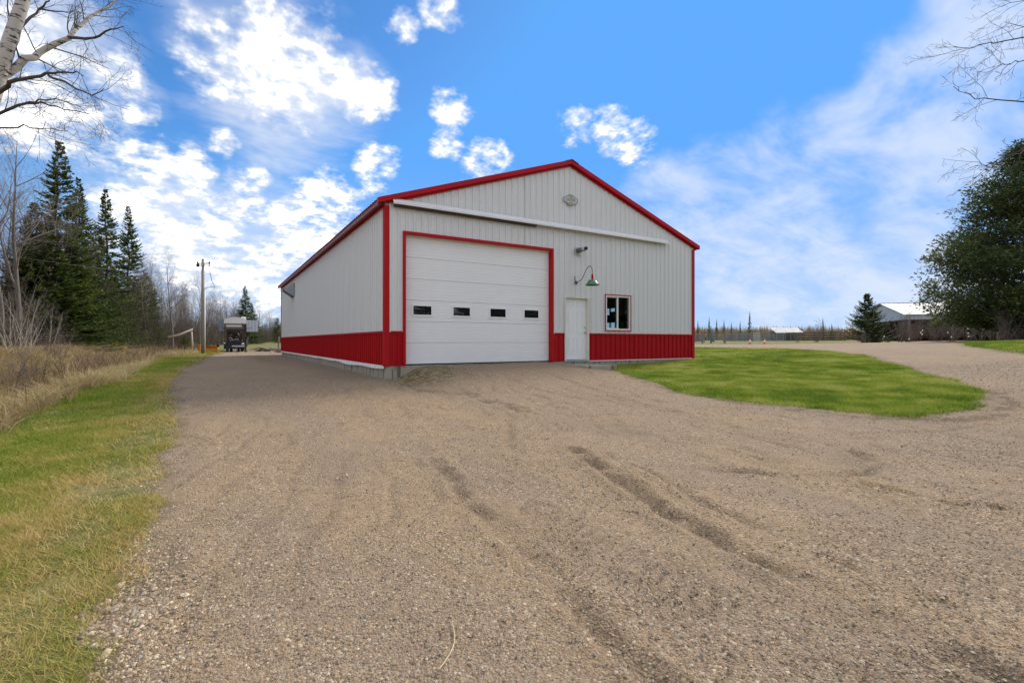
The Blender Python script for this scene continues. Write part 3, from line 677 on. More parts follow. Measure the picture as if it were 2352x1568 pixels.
# walk door
MB().box(MD[0], MD[0] + .03, -.045, .12, ZS + .03, MD[3]).build('door_casing', M_cream, B); MB().box(MD[1] - .03, MD[1], -.045, .12, ZS + .03, MD[3]).build('door_casing', M_cream, B)
MB().box(MD[0] - .012, MD[1] + .012, -.048, .12, MD[3] - .03, MD[3] + .02).build('door_casing', M_cream, B)
MB().box(MD[0] - .03, MD[0] - .001, -.047, -.0345, ZS, MD[3]).build('door_casing', M_cream, B); MB().box(MD[1] + .001, MD[1] + .03, -.047, -.0345, ZS, MD[3]).build('door_casing', M_cream, B)
MB().box(MD[0] + .0, MD[1], -.05, .13, ZS - .008, ZS + .028).build('threshold', M_galv, B)
DR = MB().box(MD[0] + .034, MD[1] - .034, .06, .10, ZS + .045, MD[3] - .034).build('walk_door', M_door, B)
dx0, dx1, dz0, dz1 = MD[0] + .034, MD[1] - .034, ZS + .045, MD[3] - .034
for cx in (.30, .70):
    for za, zb in ((.095, .355), (.425, .80), (.865, .955)):
        xc = dx0 + (dx1 - dx0) * cx; hw = (dx1 - dx0) * .135; a, b_ = dz0 + (dz1 - dz0) * za, dz0 + (dz1 - dz0) * zb
        mb = MB()
        for q in ((xc - hw, xc - hw + .018, a, b_), (xc + hw - .018, xc + hw, a, b_), (xc - hw + .018, xc + hw - .018, a, a + .018), (xc - hw + .018, xc + hw - .018, b_ - .018, b_)): mb.box(q[0], q[1], .050, .0595, q[2], q[3])
        mb.box(xc - hw + .04, xc + hw - .04, .052, .0595, a + .04, b_ - .04); mb.build('raised_panel', M_door, DR)
MB().lathe((dx1 - .06, .059, 1.66), [(.032, 0), (.032, -.012), (.012, -.015), (.012, -.04), (.028, -.05), (.028, -.07), (.0, -.078)], 14, 1).build('door_knob', M_galv, DR, True)
MB().lathe((dx1 - .06, .059, 1.83), [(.028, 0), (.028, -.016), (.018, -.025), (.0, -.026)], 14, 1).build('deadbolt', M_galv, DR, True)
# sliding window
W_ = MB()
x0, x1, z0, z1 = WN
for a in ((x0, x0 + .055, z0, z1), (x1 - .055, x1, z0, z1), (x0 + .055, x1 - .055, z0, z0 + .055), (x0 + .055, x1 - .055, z1 - .055, z1)): W_.box(a[0], a[1], -.035, .06, a[2], a[3])
W_ = W_.build('window', M_trimw, B)
xm = (x0 + x1) / 2 - .01
MB().box(xm - .03, xm + .03, -.018, .045, z0 + .056, z1 - .056).build('meeting_stile', M_trimw, W_)
mb = MB(); mb.box(x0 + .056, xm - .031, .012, .04, z1 - .082, z1 - .056); mb.box(x0 + .056, xm - .031, .012, .04, z0 + .056, z0 + .078); mb.build('sash_rail', M_trimw, W_)
MB().box(x0 + .056, xm - .031, .020, .026, z0 + .079, z1 - .083).build('pane', M_glass, W_); MB().box(xm + .031, x1 - .056, .002, .008, z0 + .056, z1 - .056).build('pane', M_glass, W_)
frame('window_trim', M_red, x0 - .001, x1 + .001, z0 - .001, z1 + .001, .03, -.052, -.0345, B, True)
# window in the far side wall, seen through the room
W2 = MB(); y0, y1, z0, z1 = RW
for a in ((y0, y0 + .05, z0, z1), (y1 - .05, y1, z0, z1), (y0 + .05, y1 - .05, z0, z0 + .05), (y0 + .05, y1 - .05, z1 - .05, z1), (4.79, 4.85, z0 + .05, z1 - .05)): W2.box(BW - .05, BW + .03, a[0], a[1], a[2], a[3])
W2 = W2.build('window', M_trimw, B); MB().box(BW - .01, BW - .004, y0 + .051, y1 - .051, z0 + .051, z1 - .051).build('pane', M_glass, W2)
# screw heads along the ribs
mb = MB(); v = []
for z in (1.9, 2.55, 3.25, 3.95, 4.65, 5.55, 6.2):
    for k in range(54):
        a = .12 + k * .2286 + .045
        if z > gable(a) - .15 or GD[0] - .12 < a < GD[1] + .12 and z < GD[3] + .12 or MD[0] - .05 < a < MD[1] + .05 and z < MD[3] + .1 or WN[0] - .06 < a < WN[1] + .06 and WN[2] - .1 < z < WN[3] + .1: continue
        mb.box(a - .007, a + .007, -.008, -.0005, z - .007, z + .007)
tag(mb.build('screw_heads', M_galv, B), kind='stuff')
# things on the walls
L = empty('gooseneck_lamp', (6.52, -.02, 3.33), 'green enamel gooseneck barn lamp over the white walk door', 'lamp')
MB().lathe((6.52, -.021, 3.345), [(.055, 0), (.055, -.02), (.03, -.03), (.0, -.031)], 14, 1).build('wall_plate', M_iron, L, True)
MB().tube([(6.44, -.05, 3.55), (6.445, -.05, 3.40), (6.47, -.05, 3.30), (6.50, -.06, 3.27)], .013, 6).build('hook', M_dark, L, True)
MB().tube([(6.52, -.05, 3.345), (6.52, -.2, 3.375), (6.52, -.31, 3.41), (6.52, -.36, 3.46), (6.52, -.48, 3.62), (6.52, -.60, 3.755), (6.52, -.67, 3.80), (6.52, -.74, 3.81), (6.52, -.80, 3.77), (6.52, -.845, 3.69), (6.52, -.855, 3.60), (6.52, -.855, 3.53)], .0125, 8).build('arm', M_iron, L, True)
MB().lathe((6.52, -.855, 3.35), [(.0, .21), (.016, .205), (.022, .17), (.034, .155), (.034, .11), (.028, .10), (.037, .085), (.037, .045), (.026, .03), (.026, .0)], 14).build('socket', M_red, L, True)
MB().lathe((6.52, -.855, 3.17), [(.03, .185), (.08, .18), (.135, .155), (.185, .065), (.232, .012), (.234, .0), (.228, .0), (.18, .06), (.13, .146), (.03, .175)], 28).build('shade', M_green, L, True)
MB().lathe((6.52, -.855, 3.24), [(.0, -.02), (.03, 0), (.032, .03), (.014, .09), (.014, .13)], 12).build('bulb', M_trimw, L, True)
V_ = empty('vent_pipe', (6.56, -.02, 4.28), 'stubby grey exhaust pipe on a stained plate above the barn lamp', 'pipe')
MB().box(6.45, 6.72, -.032, -.0205, 4.27, 4.54).build('wall_plate', M_plate, V_)
MB().lathe((6.57, -.033, 4.42), [(.085, 0), (.08, -.05), (.072, -.30)], 16, 1).build('pipe', M_iron, V_, True)
MB().lathe((6.57, -.33, 4.425), [(.05, 0), (.082, -.005), (.082, -.055), (.06, -.06), (.055, -.12)], 16, 1).build('collar', M_galv, V_, True)
MB().lathe((6.57, -.44, 4.43), [(.058, 0), (.058, -.06), (.045, -.06), (.045, -.01), (.0, -.01)], 16, 1).build('outlet', M_dark, V_, True)
S = empty('gable_sign', (6.27, -.02, 5.92), 'small weathered hexagonal emblem plate high on the gable', 'sign')
hexa = [(-.30, .07), (-.12, .14), (-.085, .185), (.085, .185), (.12, .14), (.30, .07), (.30, -.07), (.12, -.14), (.085, -.185), (-.085, -.185), (-.12, -.14), (-.30, -.07)]
M_sign = mat('faded_sign', (.52, .53, .52), .5, 0, .08, 20); M_lime = mat('faded_lime', (.36, .38, .15), .5, 0, .15, 15); M_sgrey = mat('sign_grey', (.17, .18, .18), .5)
MB().prism(hexa, lambda p, t: (6.27 + p[0], t, 6.09 + p[1]), -.023, -.05).build('plate', M_sign, S)
mb = MB(); n = len(hexa)
for i in range(n):
    a, b_ = hexa[i], hexa[(i + 1) % n]
    mb.bar((6.27 + a[0] * .93, -.052, 6.09 + a[1] * .9), (6.27 + b_[0] * .93, -.052, 6.09 + b_[1] * .9), .008, .012)
mb.build('rim', M_sgrey, S)
MB().prism([(-.085, .15), (.085, .15), (.07, .07), (-.07, .07)], lambda p, t: (6.27 + p[0], t, 6.09 + p[1]), -.0505, -.054).build('crest', M_lime, S)
MB().prism([(-.075, -.07), (.075, -.07), (.085, -.15), (-.085, -.15)], lambda p, t: (6.27 + p[0], t, 6.09 + p[1]), -.0505, -.054).build('crest', M_lime, S)
def text(txt, size, loc, m, parent, name):
    cu = bpy.data.curves.new(name, 'FONT'); cu.body = txt; cu.size = size; cu.align_x = 'CENTER'; cu.align_y = 'CENTER'; cu.extrude = .002
    to = bpy.data.objects.new('tmp', cu); me = bpy.data.meshes.new_from_object(to); bpy.data.objects.remove(to)
    me.name = name; me.materials.clear(); me.materials.append(m); o = bpy.data.objects.new(name, me); COL.objects.link(o)
    o.rotation_euler = (math.radians(90), 0, 0); o.parent = parent; o.location = tuple(np.array(loc) - WL[parent.name]); return o
text('LESTER', .125, (6.27, -.053, 6.09), M_sgrey, S, 'lettering')
H = empty('fan_hood', (-.2, 18.1, 3.9), 'grey sheet steel fan hood under the far eave of the left wall', 'vent hood')
M_hood = mat('hood_steel', (.36, .39, .42), .45, .3, .12, 4)
for yy_ in (17.57, 18.6):
    MB().prism([(-.024, 4.75), (-.56, 4.38), (-.56, 4.28), (-.024, 3.91)], lambda p, t: (p[0], t, p[1]), yy_, yy_ + .012).build('side_plate', M_hood, H)
mb = MB(); mb.add([(-.024, 17.583, 4.75), (-.56, 17.583, 4.38), (-.56, 18.599, 4.38), (-.024, 18.599, 4.75), (-.024, 17.583, 4.735), (-.56, 17.583, 4.365), (-.56, 18.599, 4.365), (-.024, 18.599, 4.735)], [(0, 1, 2, 3), (7, 6, 5, 4), (0, 4, 5, 1), (2, 6, 7, 3)]); mb.build('top_plate', M_hood, H)
MB().box(-.07, -.024, 17.60, 18.58, 3.95, 4.70).build('louvre', M_dark, H)
D_ = MB().box(5.95, 7.26, -1.22, -.03, .25, .585)
D_ = D_.build('doorstep', M_conc); tag(D_, 'low worn concrete slab step below the white walk door', 'step')
mod = D_.modifiers.new('bevel', 'BEVEL'); mod.width = .015; mod.segments = 2
# shelf and boxes seen through the window
SH = empty('storage_shelf', (11.35, 3.7, ZS), 'dark shelf inside the building seen through the front window', 'shelf')
for zz in (1.35, 2.21): MB().box(11.1, 11.6, 2.4, 5.2, zz, zz + .12).build('board', M_brown, SH)
for a in ((11.12, 2.42), (11.52, 2.42), (11.12, 5.12), (11.52, 5.12)): MB().box(a[0], a[0] + .06, a[1], a[1] + .06, ZS - .02, 2.209).build('leg', M_brown, SH)
for x_, y_, w_, h_, lb in ((11.2, 3.22, .24, .34, 'tall dark box on the shelf behind the window, nearest the mullion'), (11.2, 3.52, .42, .20, 'low dark crate on the shelf behind the front window'), (11.2, 2.85, .28, .16, 'small dark tin at the end of the indoor shelf')):
    b_ = MB().box(x_, x_ + .3, y_, y_ + w_, 2.331, 2.331 + h_); b_.box(x_ - .01, x_ + .31, y_ - .01, y_ + w_ + .01, 2.331 + h_ - .05, 2.331 + h_ + .005); tag(b_.build('storage_box', M_dark), lb, 'box')

for o_ in (L, V_, S): o_.location.y -= .013                   # things on the walls clear the ribs
H.location.x -= .010

# ------------------------------------------------------------------ vegetation builders
def unit(v): return v / (np.linalg.norm(v) + 1e-9)
def grow(mbs, lv, p, d, L, r0, R, spec):
    """spec[lv] = (segments, sides, children, child length, child angle, wander, lift, first child at)"""
    sg, sides, kids, cl, ca, wan, lift, t0 = spec[lv]
    pts = [p]; q = d.copy()
    for i in range(sg):
        q = unit(q + R.normal(0, wan, 3) + np.array([0, 0, lift])); pts.append(pts[-1] + q * L / sg)
    pts = np.array(pts); tip = .07 if lv == 0 else (.22 if lv < len(spec) - 1 else .35)
    rr = np.linspace(r0, max(r0 * tip, .0022), sg + 1)
    mbs[0 if lv == 0 else (1 if len(mbs) < 3 or lv > 1 else 2)].tube(pts, rr, sides, lv == 0)
    if lv + 1 < len(spec):
        n = max(1, int(round(kids * (.75 + .5 * R.random()))))
        for k in range(n):
            t = t0 + (1 - t0) * (k + R.random()) / n; f = t * sg; i = min(int(f), sg - 1); u = f - i
            b = pts[i] * (1 - u) + pts[i + 1] * u; ax = unit(pts[i + 1] - pts[i]); rb = rr[i] * (1 - u) + rr[i + 1] * u
            s = unit(np.cross(ax, R.normal(0, 1, 3))); an = ca * (.7 + .6 * R.random())
            grow(mbs, lv + 1, b, ax * math.cos(an) + s * math.sin(an), L * cl * (1.15 - .65 * t) * (.7 + .6 * R.random()), rb * (.45 + .25 * R.random()), R, spec)
def bare_tree(seed, H, low=.35, kids=14, upright=.10, thick=.011):
    R = np.random.default_rng(seed); m = (MB(), MB())
    grow(m, 0, np.zeros(3), np.array([.0, 0, 1.]), H * .9, H * thick, R,
         [(9, 7, kids, .42, .75, .045, .03, low), (5, 4, 6, .5, .7, .13, upright, .2), (3, 3, 5, .55, .7, .17, .05, .15), (2, 3, 3, .6, .7, .2, .04, .1), (1, 3, 0, 0, 0, .2, 0, 0)])
    return m
def shrub(seed, H, stems=9, spread=.5):
    R = np.random.default_rng(seed); m = (MB(), MB())
    for k in range(stems):
        a = R.random() * 6.283; e = spread * (.2 + R.random()); d = unit(np.array([math.cos(a) * e, math.sin(a) * e, 1]))
        grow(m, 0, np.array([math.cos(a), math.sin(a), 0]) * .12 * R.random() * H, d, H * (.65 + .4 * R.random()), .008 + .005 * H, R,
             [(5, 4, 7, .42, .6, .09, .03, .15), (3, 3, 5, .5, .65, .15, .05, .1), (2, 3, 3, .55, .7, .2, 0, .1), (1, 3, 0, 0, 0, .2, 0, 0)])
    return m
def sprays(mb, base, ax, ln, wd, R, tint, roll=.6):
    """thin diamond sprays of needles or scale leaves"""
    n = len(base); ax = ax / (np.linalg.norm(ax, axis=1)[:, None] + 1e-9)
    up = np.array([0, 0, 1.]) + R.normal(0, roll, (n, 3)); sd = np.cross(ax, up); sd /= np.linalg.norm(sd, axis=1)[:, None] + 1e-9
    tip = base + ax * ln[:, None]; mid = base + ax * (ln * .45)[:, None]; mid[:, 2] += ln * .05
    v = np.concatenate([base, mid + sd * wd[:, None] / 2, tip, mid - sd * wd[:, None] / 2]); i = np.arange(n)
    mb.add(v, np.stack([i, i + n, i + 2 * n, i + 3 * n], -1)); mb.attr('tint', np.tile(tint, 4))
def conifer(seed, H, Rb, z0=.1, dens=1.0, droop=.25, power=.8, gap=0.0, wide=1.0, leafw=.055, gapz=.5):
    R = np.random.default_rng(seed); tr, cr = MB(), MB()
    tr.tube([(R.normal(0, .02) * k, R.normal(0, .02) * k, H * k / 8.) for k in range(9)], np.linspace(H * .012 + .03, .012, 9), 7)
    z = H * z0; B_, A_, L_, W_2, T_ = [], [], [], [], []
    while z < H * .985:
        f = (H - z) / (H * (1 - z0)); nb = 3 + int(R.random() * 2.6)
        for k in range(nb):
            if R.random() < gap * (f > gapz): continue
            a = R.random() * 6.283; L = max(.12, Rb * f ** power * (.6 + .55 * R.random()) + .10); el = .35 - droop * 2.2 * f + R.normal(0, .1)
            ts = np.linspace(0, 1, 6); hor = L * ts; ver = L * (el * ts - .25 * droop * ts + .22 * ts ** 3)
            pts = np.stack([np.cos(a) * hor, np.sin(a) * hor, z + ver], -1)
            tr.tube(pts, np.linspace(.008 + .008 * L, .003, 6), 3, False)
            n = int((7 + L * 17) * dens); t = R.uniform(.08, 1, n) ** .8; b = np.stack([np.interp(t, ts, pts[:, q]) for q in range(3)], -1)
            out = np.array([math.cos(a), math.sin(a), el * .5]); side = np.array([-math.sin(a), math.cos(a), 0.]); sg = R.choice([-1, 1], n)
            ax = out[None] * .75 + side[None] * (sg * R.uniform(.3, 1.1, n))[:, None] + R.normal(0, .18, (n, 3)) + np.array([0, 0, -.10])
            ln = (.10 + .34 * min(L, 1.6) * (1.05 - t) * R.uniform(.5, 1.1, n)) * wide
            B_.append(b); A_.append(ax); L_.append(ln); W_2.append(leafw * (.7 + .8 * R.random(n)) * (1 + ln)); T_.append((.5 + R.normal(0, .14) + R.normal(0, .14, n)).clip(0, 1))
        z += (.075 + .12 * f) * (H / 12) ** .5 * (.7 + .6 * R.random())
    sprays(cr, np.concatenate(B_), np.concatenate(A_), np.concatenate(L_), np.concatenate(W_2), R, np.concatenate(T_))
    return tr, cr
M_fir = tintmat('fir_needles', [(0, (0.029, 0.048, 0.012)), (.4, (0.065, 0.105, 0.022)), (.7, (0.132, 0.179, 0.027)), (1, (0.295, 0.284, 0.044))], .6, .25)
M_fir2 = tintmat('olive_needles', [(0, (0.034, 0.060, 0.017)), (.4, (0.093, 0.145, 0.031)), (.7, (0.170, 0.221, 0.043)), (1, (0.289, 0.306, 0.076))], .6, .25)
M_spruce = tintmat('spruce_needles', [(0, (0.030, 0.054, 0.020)), (.45, (0.058, 0.099, 0.033)), (.8, (0.121, 0.170, 0.045)), (1, (0.292, 0.269, 0.076))], .6, .25)
M_cedar = tintmat('cedar_sprays', [(0, (0.025, 0.041, 0.014)), (.4, (0.060, 0.091, 0.026)), (.7, (0.111, 0.142, 0.037)), (1, (0.234, 0.223, 0.061))], .6, .25)
def tree_meshes(tag_, m, mt, mc): return [('trunk', m[0].mesh(tag_ + '_trunk', mt, True)), ('crown', m[1].mesh(tag_ + '_crown', mc))]
BARE = [tree_meshes('bare', bare_tree(100 + i, 12.0, .30 + .1 * (i % 3), 13 + i % 4, .08 + .03 * (i % 3), .0085 + .001 * (i % 4)), (M_bark, M_barkd)[(0, 0, 1, 0, 0, 0)[i]], M_twig) for i in range(6)]
FIRS = [tree_meshes('fir', conifer(200 + i, 13.0, 3.7, .03, 1.5, .24, 1.15, .04 + .1 * i, 1.0, .075), M_barkd, M_fir) for i in range(3)]
OLIVE = tree_meshes('olive_fir', conifer(210, 9.0, 3.2, .06, 1.1, .28, .9, .2, 1.0, .07), M_barkd, M_fir2)
SHRUB = [tree_meshes('shrub', shrub(300 + i, 2.6, 10 + 2 * i, .45 + .1 * i), M_twigr, M_twigr) for i in range(3)]
SAPL = [tree_meshes('sapling', shrub(320 + i, 4.2, 4 + i, .30), M_pale, M_twig) for i in range(2)]
R0 = np.random.default_rng(42)

# ---- left wood: firs that stand out, big bare trees, then the wood behind
def putp(name, parts, px, d, Hs, label, cat, group=None, dz=-.08, rz=None):
    x, y = at(px, d); return place(name, parts, (x, y, gz(x, y) + dz), R0.random() * 6.28 if rz is None else rz, Hs, label, cat, group)
FG = 'tall dark firs at the wood edge'
putp('fir_tree', FIRS[0], 137, 30, (1.0, 1.0, 1.0), 'tallest dark fir with a narrow spire, at the left wood edge', 'tree', FG)
putp('fir_tree', FIRS[1], 180, 34, (.8, .8, .93), 'slim dark fir just right of the tallest fir', 'tree', FG)
putp('fir_tree', FIRS[1], 243, 41.5, (.95, .95, 1.05), 'dark fir second from the right in the fir row', 'tree', FG)
putp('fir_tree', FIRS[2], 295, 52, (1.0, 1.0, 1.16), 'rightmost tall fir of the row, thin spire and lean crown', 'tree', FG)
putp('fir_tree', FIRS[0], 78, 28, (.95, .95, .66), 'shorter bushy dark fir left of the tallest fir', 'tree', FG)
putp('fir_tree', FIRS[2], 215, 46, (1.0, 1.0, .8), 'dense dark fir filling the middle of the fir row', 'tree', FG)
putp('fir_tree', FIRS[0], 110, 36, (1.0, 1.0, .75), 'dark fir half hidden behind the tallest fir', 'tree', FG)
putp('fir_tree', FIRS[1], 260, 60, (1.0, 1.0, .75), 'dark fir low behind the gap between the two right spires', 'tree', FG)
for k, (px, d, h, m_) in enumerate(((120, 27, .5, 0), (160, 30, .52, 1), (205, 36, .5, 0), (235, 39, .42, 2), (270, 46, .48, 0), (310, 50, .5, 1), (60, 26, .45, 2))):
    putp('fir_tree', FIRS[m_], px, d, (.95, .95, h), 'low wide dark fir crowding the foot of the fir row', 'tree', 'low firs at the foot of the fir row')
putp('fir_tree', OLIVE, 250, 43, (1, 1, .62), 'low olive green fir left of the rightmost tall fir', 'tree')
putp('fir_tree', OLIVE, 335, 56, (1, 1, .95), 'olive green ragged fir right of the fir row', 'tree')
putp('fir_tree', OLIVE, 185, 31, (.9, .9, .55), 'low olive green fir in front of the dark firs', 'tree')
putp('fir_tree', FIRS[1], 563, 105, (1.15, 1.15, .98), 'lone dark fir rising above the bare trees behind the truck', 'tree')
putp('fir_tree', FIRS[2], 578, 112, (1.1, 1.1, .72), 'shorter fir beside the lone fir behind the truck', 'tree')
putp('young_fir', OLIVE, 425, 39, (.30, .30, .17), 'small round green fir bush in the dry grass left of the pole', 'shrub')
putp('fir_tree', OLIVE, 637, 140, (1, 1, .8), 'green fir at the end of the wood by the far building corner', 'tree')
for px, d, H, k, lb in ((42, 24, .95, 3, 'large dark-stemmed bare tree at the left frame edge'), (98, 27, .8, 0, 'bare tree with pale stem left of the tallest fir'), (398, 47, .82, 3, 'tall bare forked tree standing above the wood left of the utility pole'), (330, 55, .9, 1, 'bare tree just right of the last fir'), (10, 22, .9, 4, 'pale-stemmed bare tree at the very left of the photo'), (460, 56, .8, 0, 'bare tree behind the top of the utility pole'), (590, 120, .95, 1, 'thin bare tree right of the lone far fir')):
    putp('bare_tree', BARE[k], px, d, (H, H, H), lb, 'tree')
line = [(-12, -6), (-12.5, 10), (-12, 30), (-9.5, 45), (-8, 60), (-5, 80), (2, 120), (10, 160), (20, 210), (40, 260)]
lx = np.array(line)
WG = 'bare trees of the left wood'
nrow = 0
for k in range(250):
    t = R0.random() ** .8 * (len(line) - 1.001); i = int(t); u = t - i; a, b = lx[i], lx[i + 1]; p = a * (1 - u) + b * u; e = unit(b - a); nrm = np.array([-e[1], e[0]])
    off = .3 + R0.random() ** 1.3 * 16; x, y = p + nrm * off
    s = (.60 + .30 * R0.random()) * (1.0 if y < 70 else 1.05)
    place('bare_tree', BARE[int(R0.random() * 6)], (x, y, gz(x, y) - .1), R0.random() * 6.28, (s * .9, s * .9, s), 'leafless grey-brown tree among the close ranks of the left wood', 'tree', WG)
# understorey of the wood: one mass of thin stems
def brush():
    mb = MB(); R = np.random.default_rng(9); n = 11500
    t = R.random(n) ** .8 * (len(line) - 1.001); i = t.astype(int); u = (t - i)[:, None]; p = lx[i] * (1 - u) + lx[i + 1] * u
    e = lx[i + 1] - lx[i]; e /= np.linalg.norm(e, axis=1)[:, None]; p = p + np.stack([-e[:, 1], e[:, 0]], -1) * (R.random(n) ** 1.2 * 15 - .6)[:, None]
    z = ground_z(p[:, 0], p[:, 1]); h = 1.0 + 4.2 * R.random(n) ** 1.6; dist = np.hypot(p[:, 0] - CAM[0], p[:, 1] - CAM[1])
    b0 = np.stack([p[:, 0], p[:, 1], z - .05], -1)
    for lev in range(3):
        m = len(b0); wdt = (.012 + .00035 * dist) * (1, .6, .45)[lev]; ax = R.normal(0, .12 + .28 * lev, (m, 3)); ax[:, 2] = 1; tip = b0 + ax * h[:, None]
        a = R.random(m) * 6.28; sd = np.stack([np.cos(a), np.sin(a), 0 * a], -1) * wdt[:, None] / 2; q = np.arange(m)
        sd2 = np.stack([-np.sin(a), np.cos(a), 0 * a], -1) * wdt[:, None] / 2
        mb.add(np.concatenate([b0 - sd, b0 + sd, tip]), np.stack([q, q + m, q + 2 * m], -1)); mb.attr('tint', np.tile(R.random(m), 3))
        mb.add(np.concatenate([b0 - sd2, b0 + sd2, tip]), np.stack([q, q + m, q + 2 * m], -1)); mb.attr('tint', np.tile(R.random(m), 3))
        f = R.uniform(.2, .9, (m, 3)); b0 = (b0[:, None] * (1 - f[..., None]) + tip[:, None] * f[..., None]).reshape(-1, 3); h = np.repeat(h * .42, 3); dist = np.repeat(dist, 3)
    m_ = tintmat('brush_stems', [(0, (.09, .068, .052)), (.5, (.19, .15, .115)), (1, (.33, .275, .22))], .9)
    o = bpy.data.objects.new('wood_brush', mb.mesh('wood_brush', m_)); COL.objects.link(o); tag(o, 'tangled grey-brown brush filling the floor of the left wood', 'brush', kind='stuff')
brush()
SG = 'pale saplings at the ditch'
for k, (px, d, s) in enumerate(((72, 22, .72), (28, 17, .6), (110, 24, .6), (5, 20, .8), (300, 40, .7), (52, 19, .6))):
    putp('sapling', SAPL[k % 2], px, d, s, ('slanting pale sapling clump before the firs, tallest stems', 'pale bare sapling clump near the left frame edge', 'thin pale sapling before the tallest fir', 'pale sapling clump cut by the left frame edge', 'small pale sapling under the rightmost fir', 'pale sapling clump between two others at far left')[k], 'sapling', SG)
BG = 'bare brown bushes in the ditch'
for k, (px, d, s) in enumerate(((85, 14.5, .62), (165, 17, .5), (230, 21, .5), (20, 13, .6), (300, 29, .55), (130, 20, .6), (355, 36, .5), (265, 25, .45), (195, 19, .55), (340, 33, .45))):
    putp('bare_bush', SHRUB[k % 3], px, d, s, 'leafless brown bush among the dry weeds of the left ditch', 'bush', BG)
# broken stem leaning in the wood
x, y = at(440, 43); z = gz(x, y); x2, y2 = at(386, 42); z2 = 1.35 + 10 / 1129 * 42
bt = empty('broken_trunk', (x, y, z - .1), 'snapped pale tree trunk leaning off its stump left of the pole', 'tree trunk')
MB().tube([(x, y, z - .1), (x + .05, y, z + .9), (x, y, z + 1.9)], [.09, .08, .06], 7).build('stump', M_pale, bt, True)
MB().tube([(x + .1, y, z + 2.1), ((x + x2) / 2, (y + y2) / 2, z + 1.6), (x2, y2, z2)], [.07, .09, .10], 7).build('fallen_stem', M_pale, bt, True)

# ---- near birch, upper left
def pw(px, py, d): q = at(px, d); return np.array([q[0], q[1], EYE + (784 - py) / 1129 * d])
def near_tree(name, base, trunk, limbs, mt, ml, label, twig, seed, tr):
    R = np.random.default_rng(seed); o = empty(name, base, label, 'tree'); a, c = MB(), MB()
    a.tube(trunk, tr, 10)
    for pts, r0, r1 in limbs:
        P = [np.array(pts[0])]                        # smooth the limb a little
        for p, q in zip(pts[:-1], pts[1:]):
            for u in (.33, .66, 1): P.append(p * (1 - u) + q * u + R.normal(0, .015, 3))
        P = np.array(P); rr = np.linspace(r0, r1, len(P)); (a if r0 > .05 else c).tube(P, rr, 7, False)
        L = np.linalg.norm(np.diff(P, axis=0), axis=1).sum(); n = int(L * twig)
        for k in range(n):
            f = (.12 + .88 * (k + R.random()) / n) * (len(P) - 1); i = min(int(f), len(P) - 2); u = f - i; b = P[i] * (1 - u) + P[i + 1] * u; ax = unit(P[i + 1] - P[i])
            s = unit(np.cross(ax, R.normal(0, 1, 3))); an = .8 * (.6 + .7 * R.random())
            grow((c, c), 1, b, ax * math.cos(an) + s * math.sin(an), .3 + .75 * R.random(), max(.0042, rr[i] * .28), R, [None, (4, 4, 4, .5, .75, .16, .0, .15), (3, 3, 4, .5, .7, .2, .0, .1), (2, 3, 0, 0, 0, .2, 0, 0)])
    # buds and catkins at the twig ends
    a.build('trunk', mt, o, True); c.build('crown', ml, o); return o
bz = gz(*rd(-10.9, 9)); bxy = rd(-10.9, 9)
TRK = [np.array([*bxy, bz - .1]), np.array([*rd(-10.6, 9), 2.0]), np.array([*rd(-9.95, 9), 4.6]), pw(-8, 195, 9), pw(22, 95, 9), pw(52, 5, 9), pw(75, -90, 9), pw(110, -230, 9), pw(130, -380, 9)]
LIMBS = [([pw(-14, 195, 9), pw(58, 137, 9.2), pw(108, 112, 9.4), pw(157, 84, 9.5), pw(193, 53, 9.7), pw(236, 22, 9.9), pw(280, -4, 10)], .075, .012),
 ([pw(157, 86, 9.5), pw(215, 90, 9.3), pw(250, 66, 9.2), pw(280, 62, 9.1)], .03, .006),
 ([pw(-40, 240, 9), pw(15, 195, 8.8), pw(50, 180, 8.7), pw(112, 173, 8.5), pw(150, 163, 8.4), pw(190, 174, 8.3)], .045, .007),
 ([pw(112, 174, 8.5), pw(160, 196, 8.3), pw(205, 217, 8.2), pw(240, 208, 8.1)], .022, .005),
 ([pw(-50, 290, 9.2), pw(10, 255, 9.4), pw(60, 237, 9.5), pw(98, 236, 9.6), pw(150, 250, 9.7), pw(218, 263, 9.9)], .035, .005),
 ([pw(60, 237, 9.5), pw(90, 228, 9.2), pw(150, 232, 9), pw(190, 248, 8.9)], .018, .004),
 ([pw(-50, 300, 8.8), pw(5, 297, 8.6), pw(55, 289, 8.5), pw(100, 297, 8.3), pw(150, 300, 8.2)], .02, .004),
 ([pw(25, 90, 9), pw(60, 50, 9.2), pw(90, 20, 9.4), pw(130, 26, 9.5), pw(170, 28, 9.6)], .03, .005),
 ([pw(12, 125, 9), pw(-30, 60, 9), pw(-60, 10, 9)], .03, .01), ([pw(28, 75, 9), pw(20, 30, 9), pw(10, -20, 9)], .022, .006), ([pw(90, 22, 9.4), pw(110, 0, 9.4), pw(130, -25, 9.4)], .018, .006),
 ([pw(62, -40, 9), pw(140, -70, 9.4), pw(230, -110, 9.8)], .04, .008), ([pw(80, -110, 9), pw(10, -190, 8.6), pw(-60, -240, 8.2)], .04, .008)]
near_tree('birch_tree', (bxy[0], bxy[1], bz), TRK, LIMBS, M_birch, M_barkd, 'bare white-barked birch reaching in from the upper left corner', 5.0, 5, [.19, .17, .14, .115, .105, .095, .08, .05, .02])
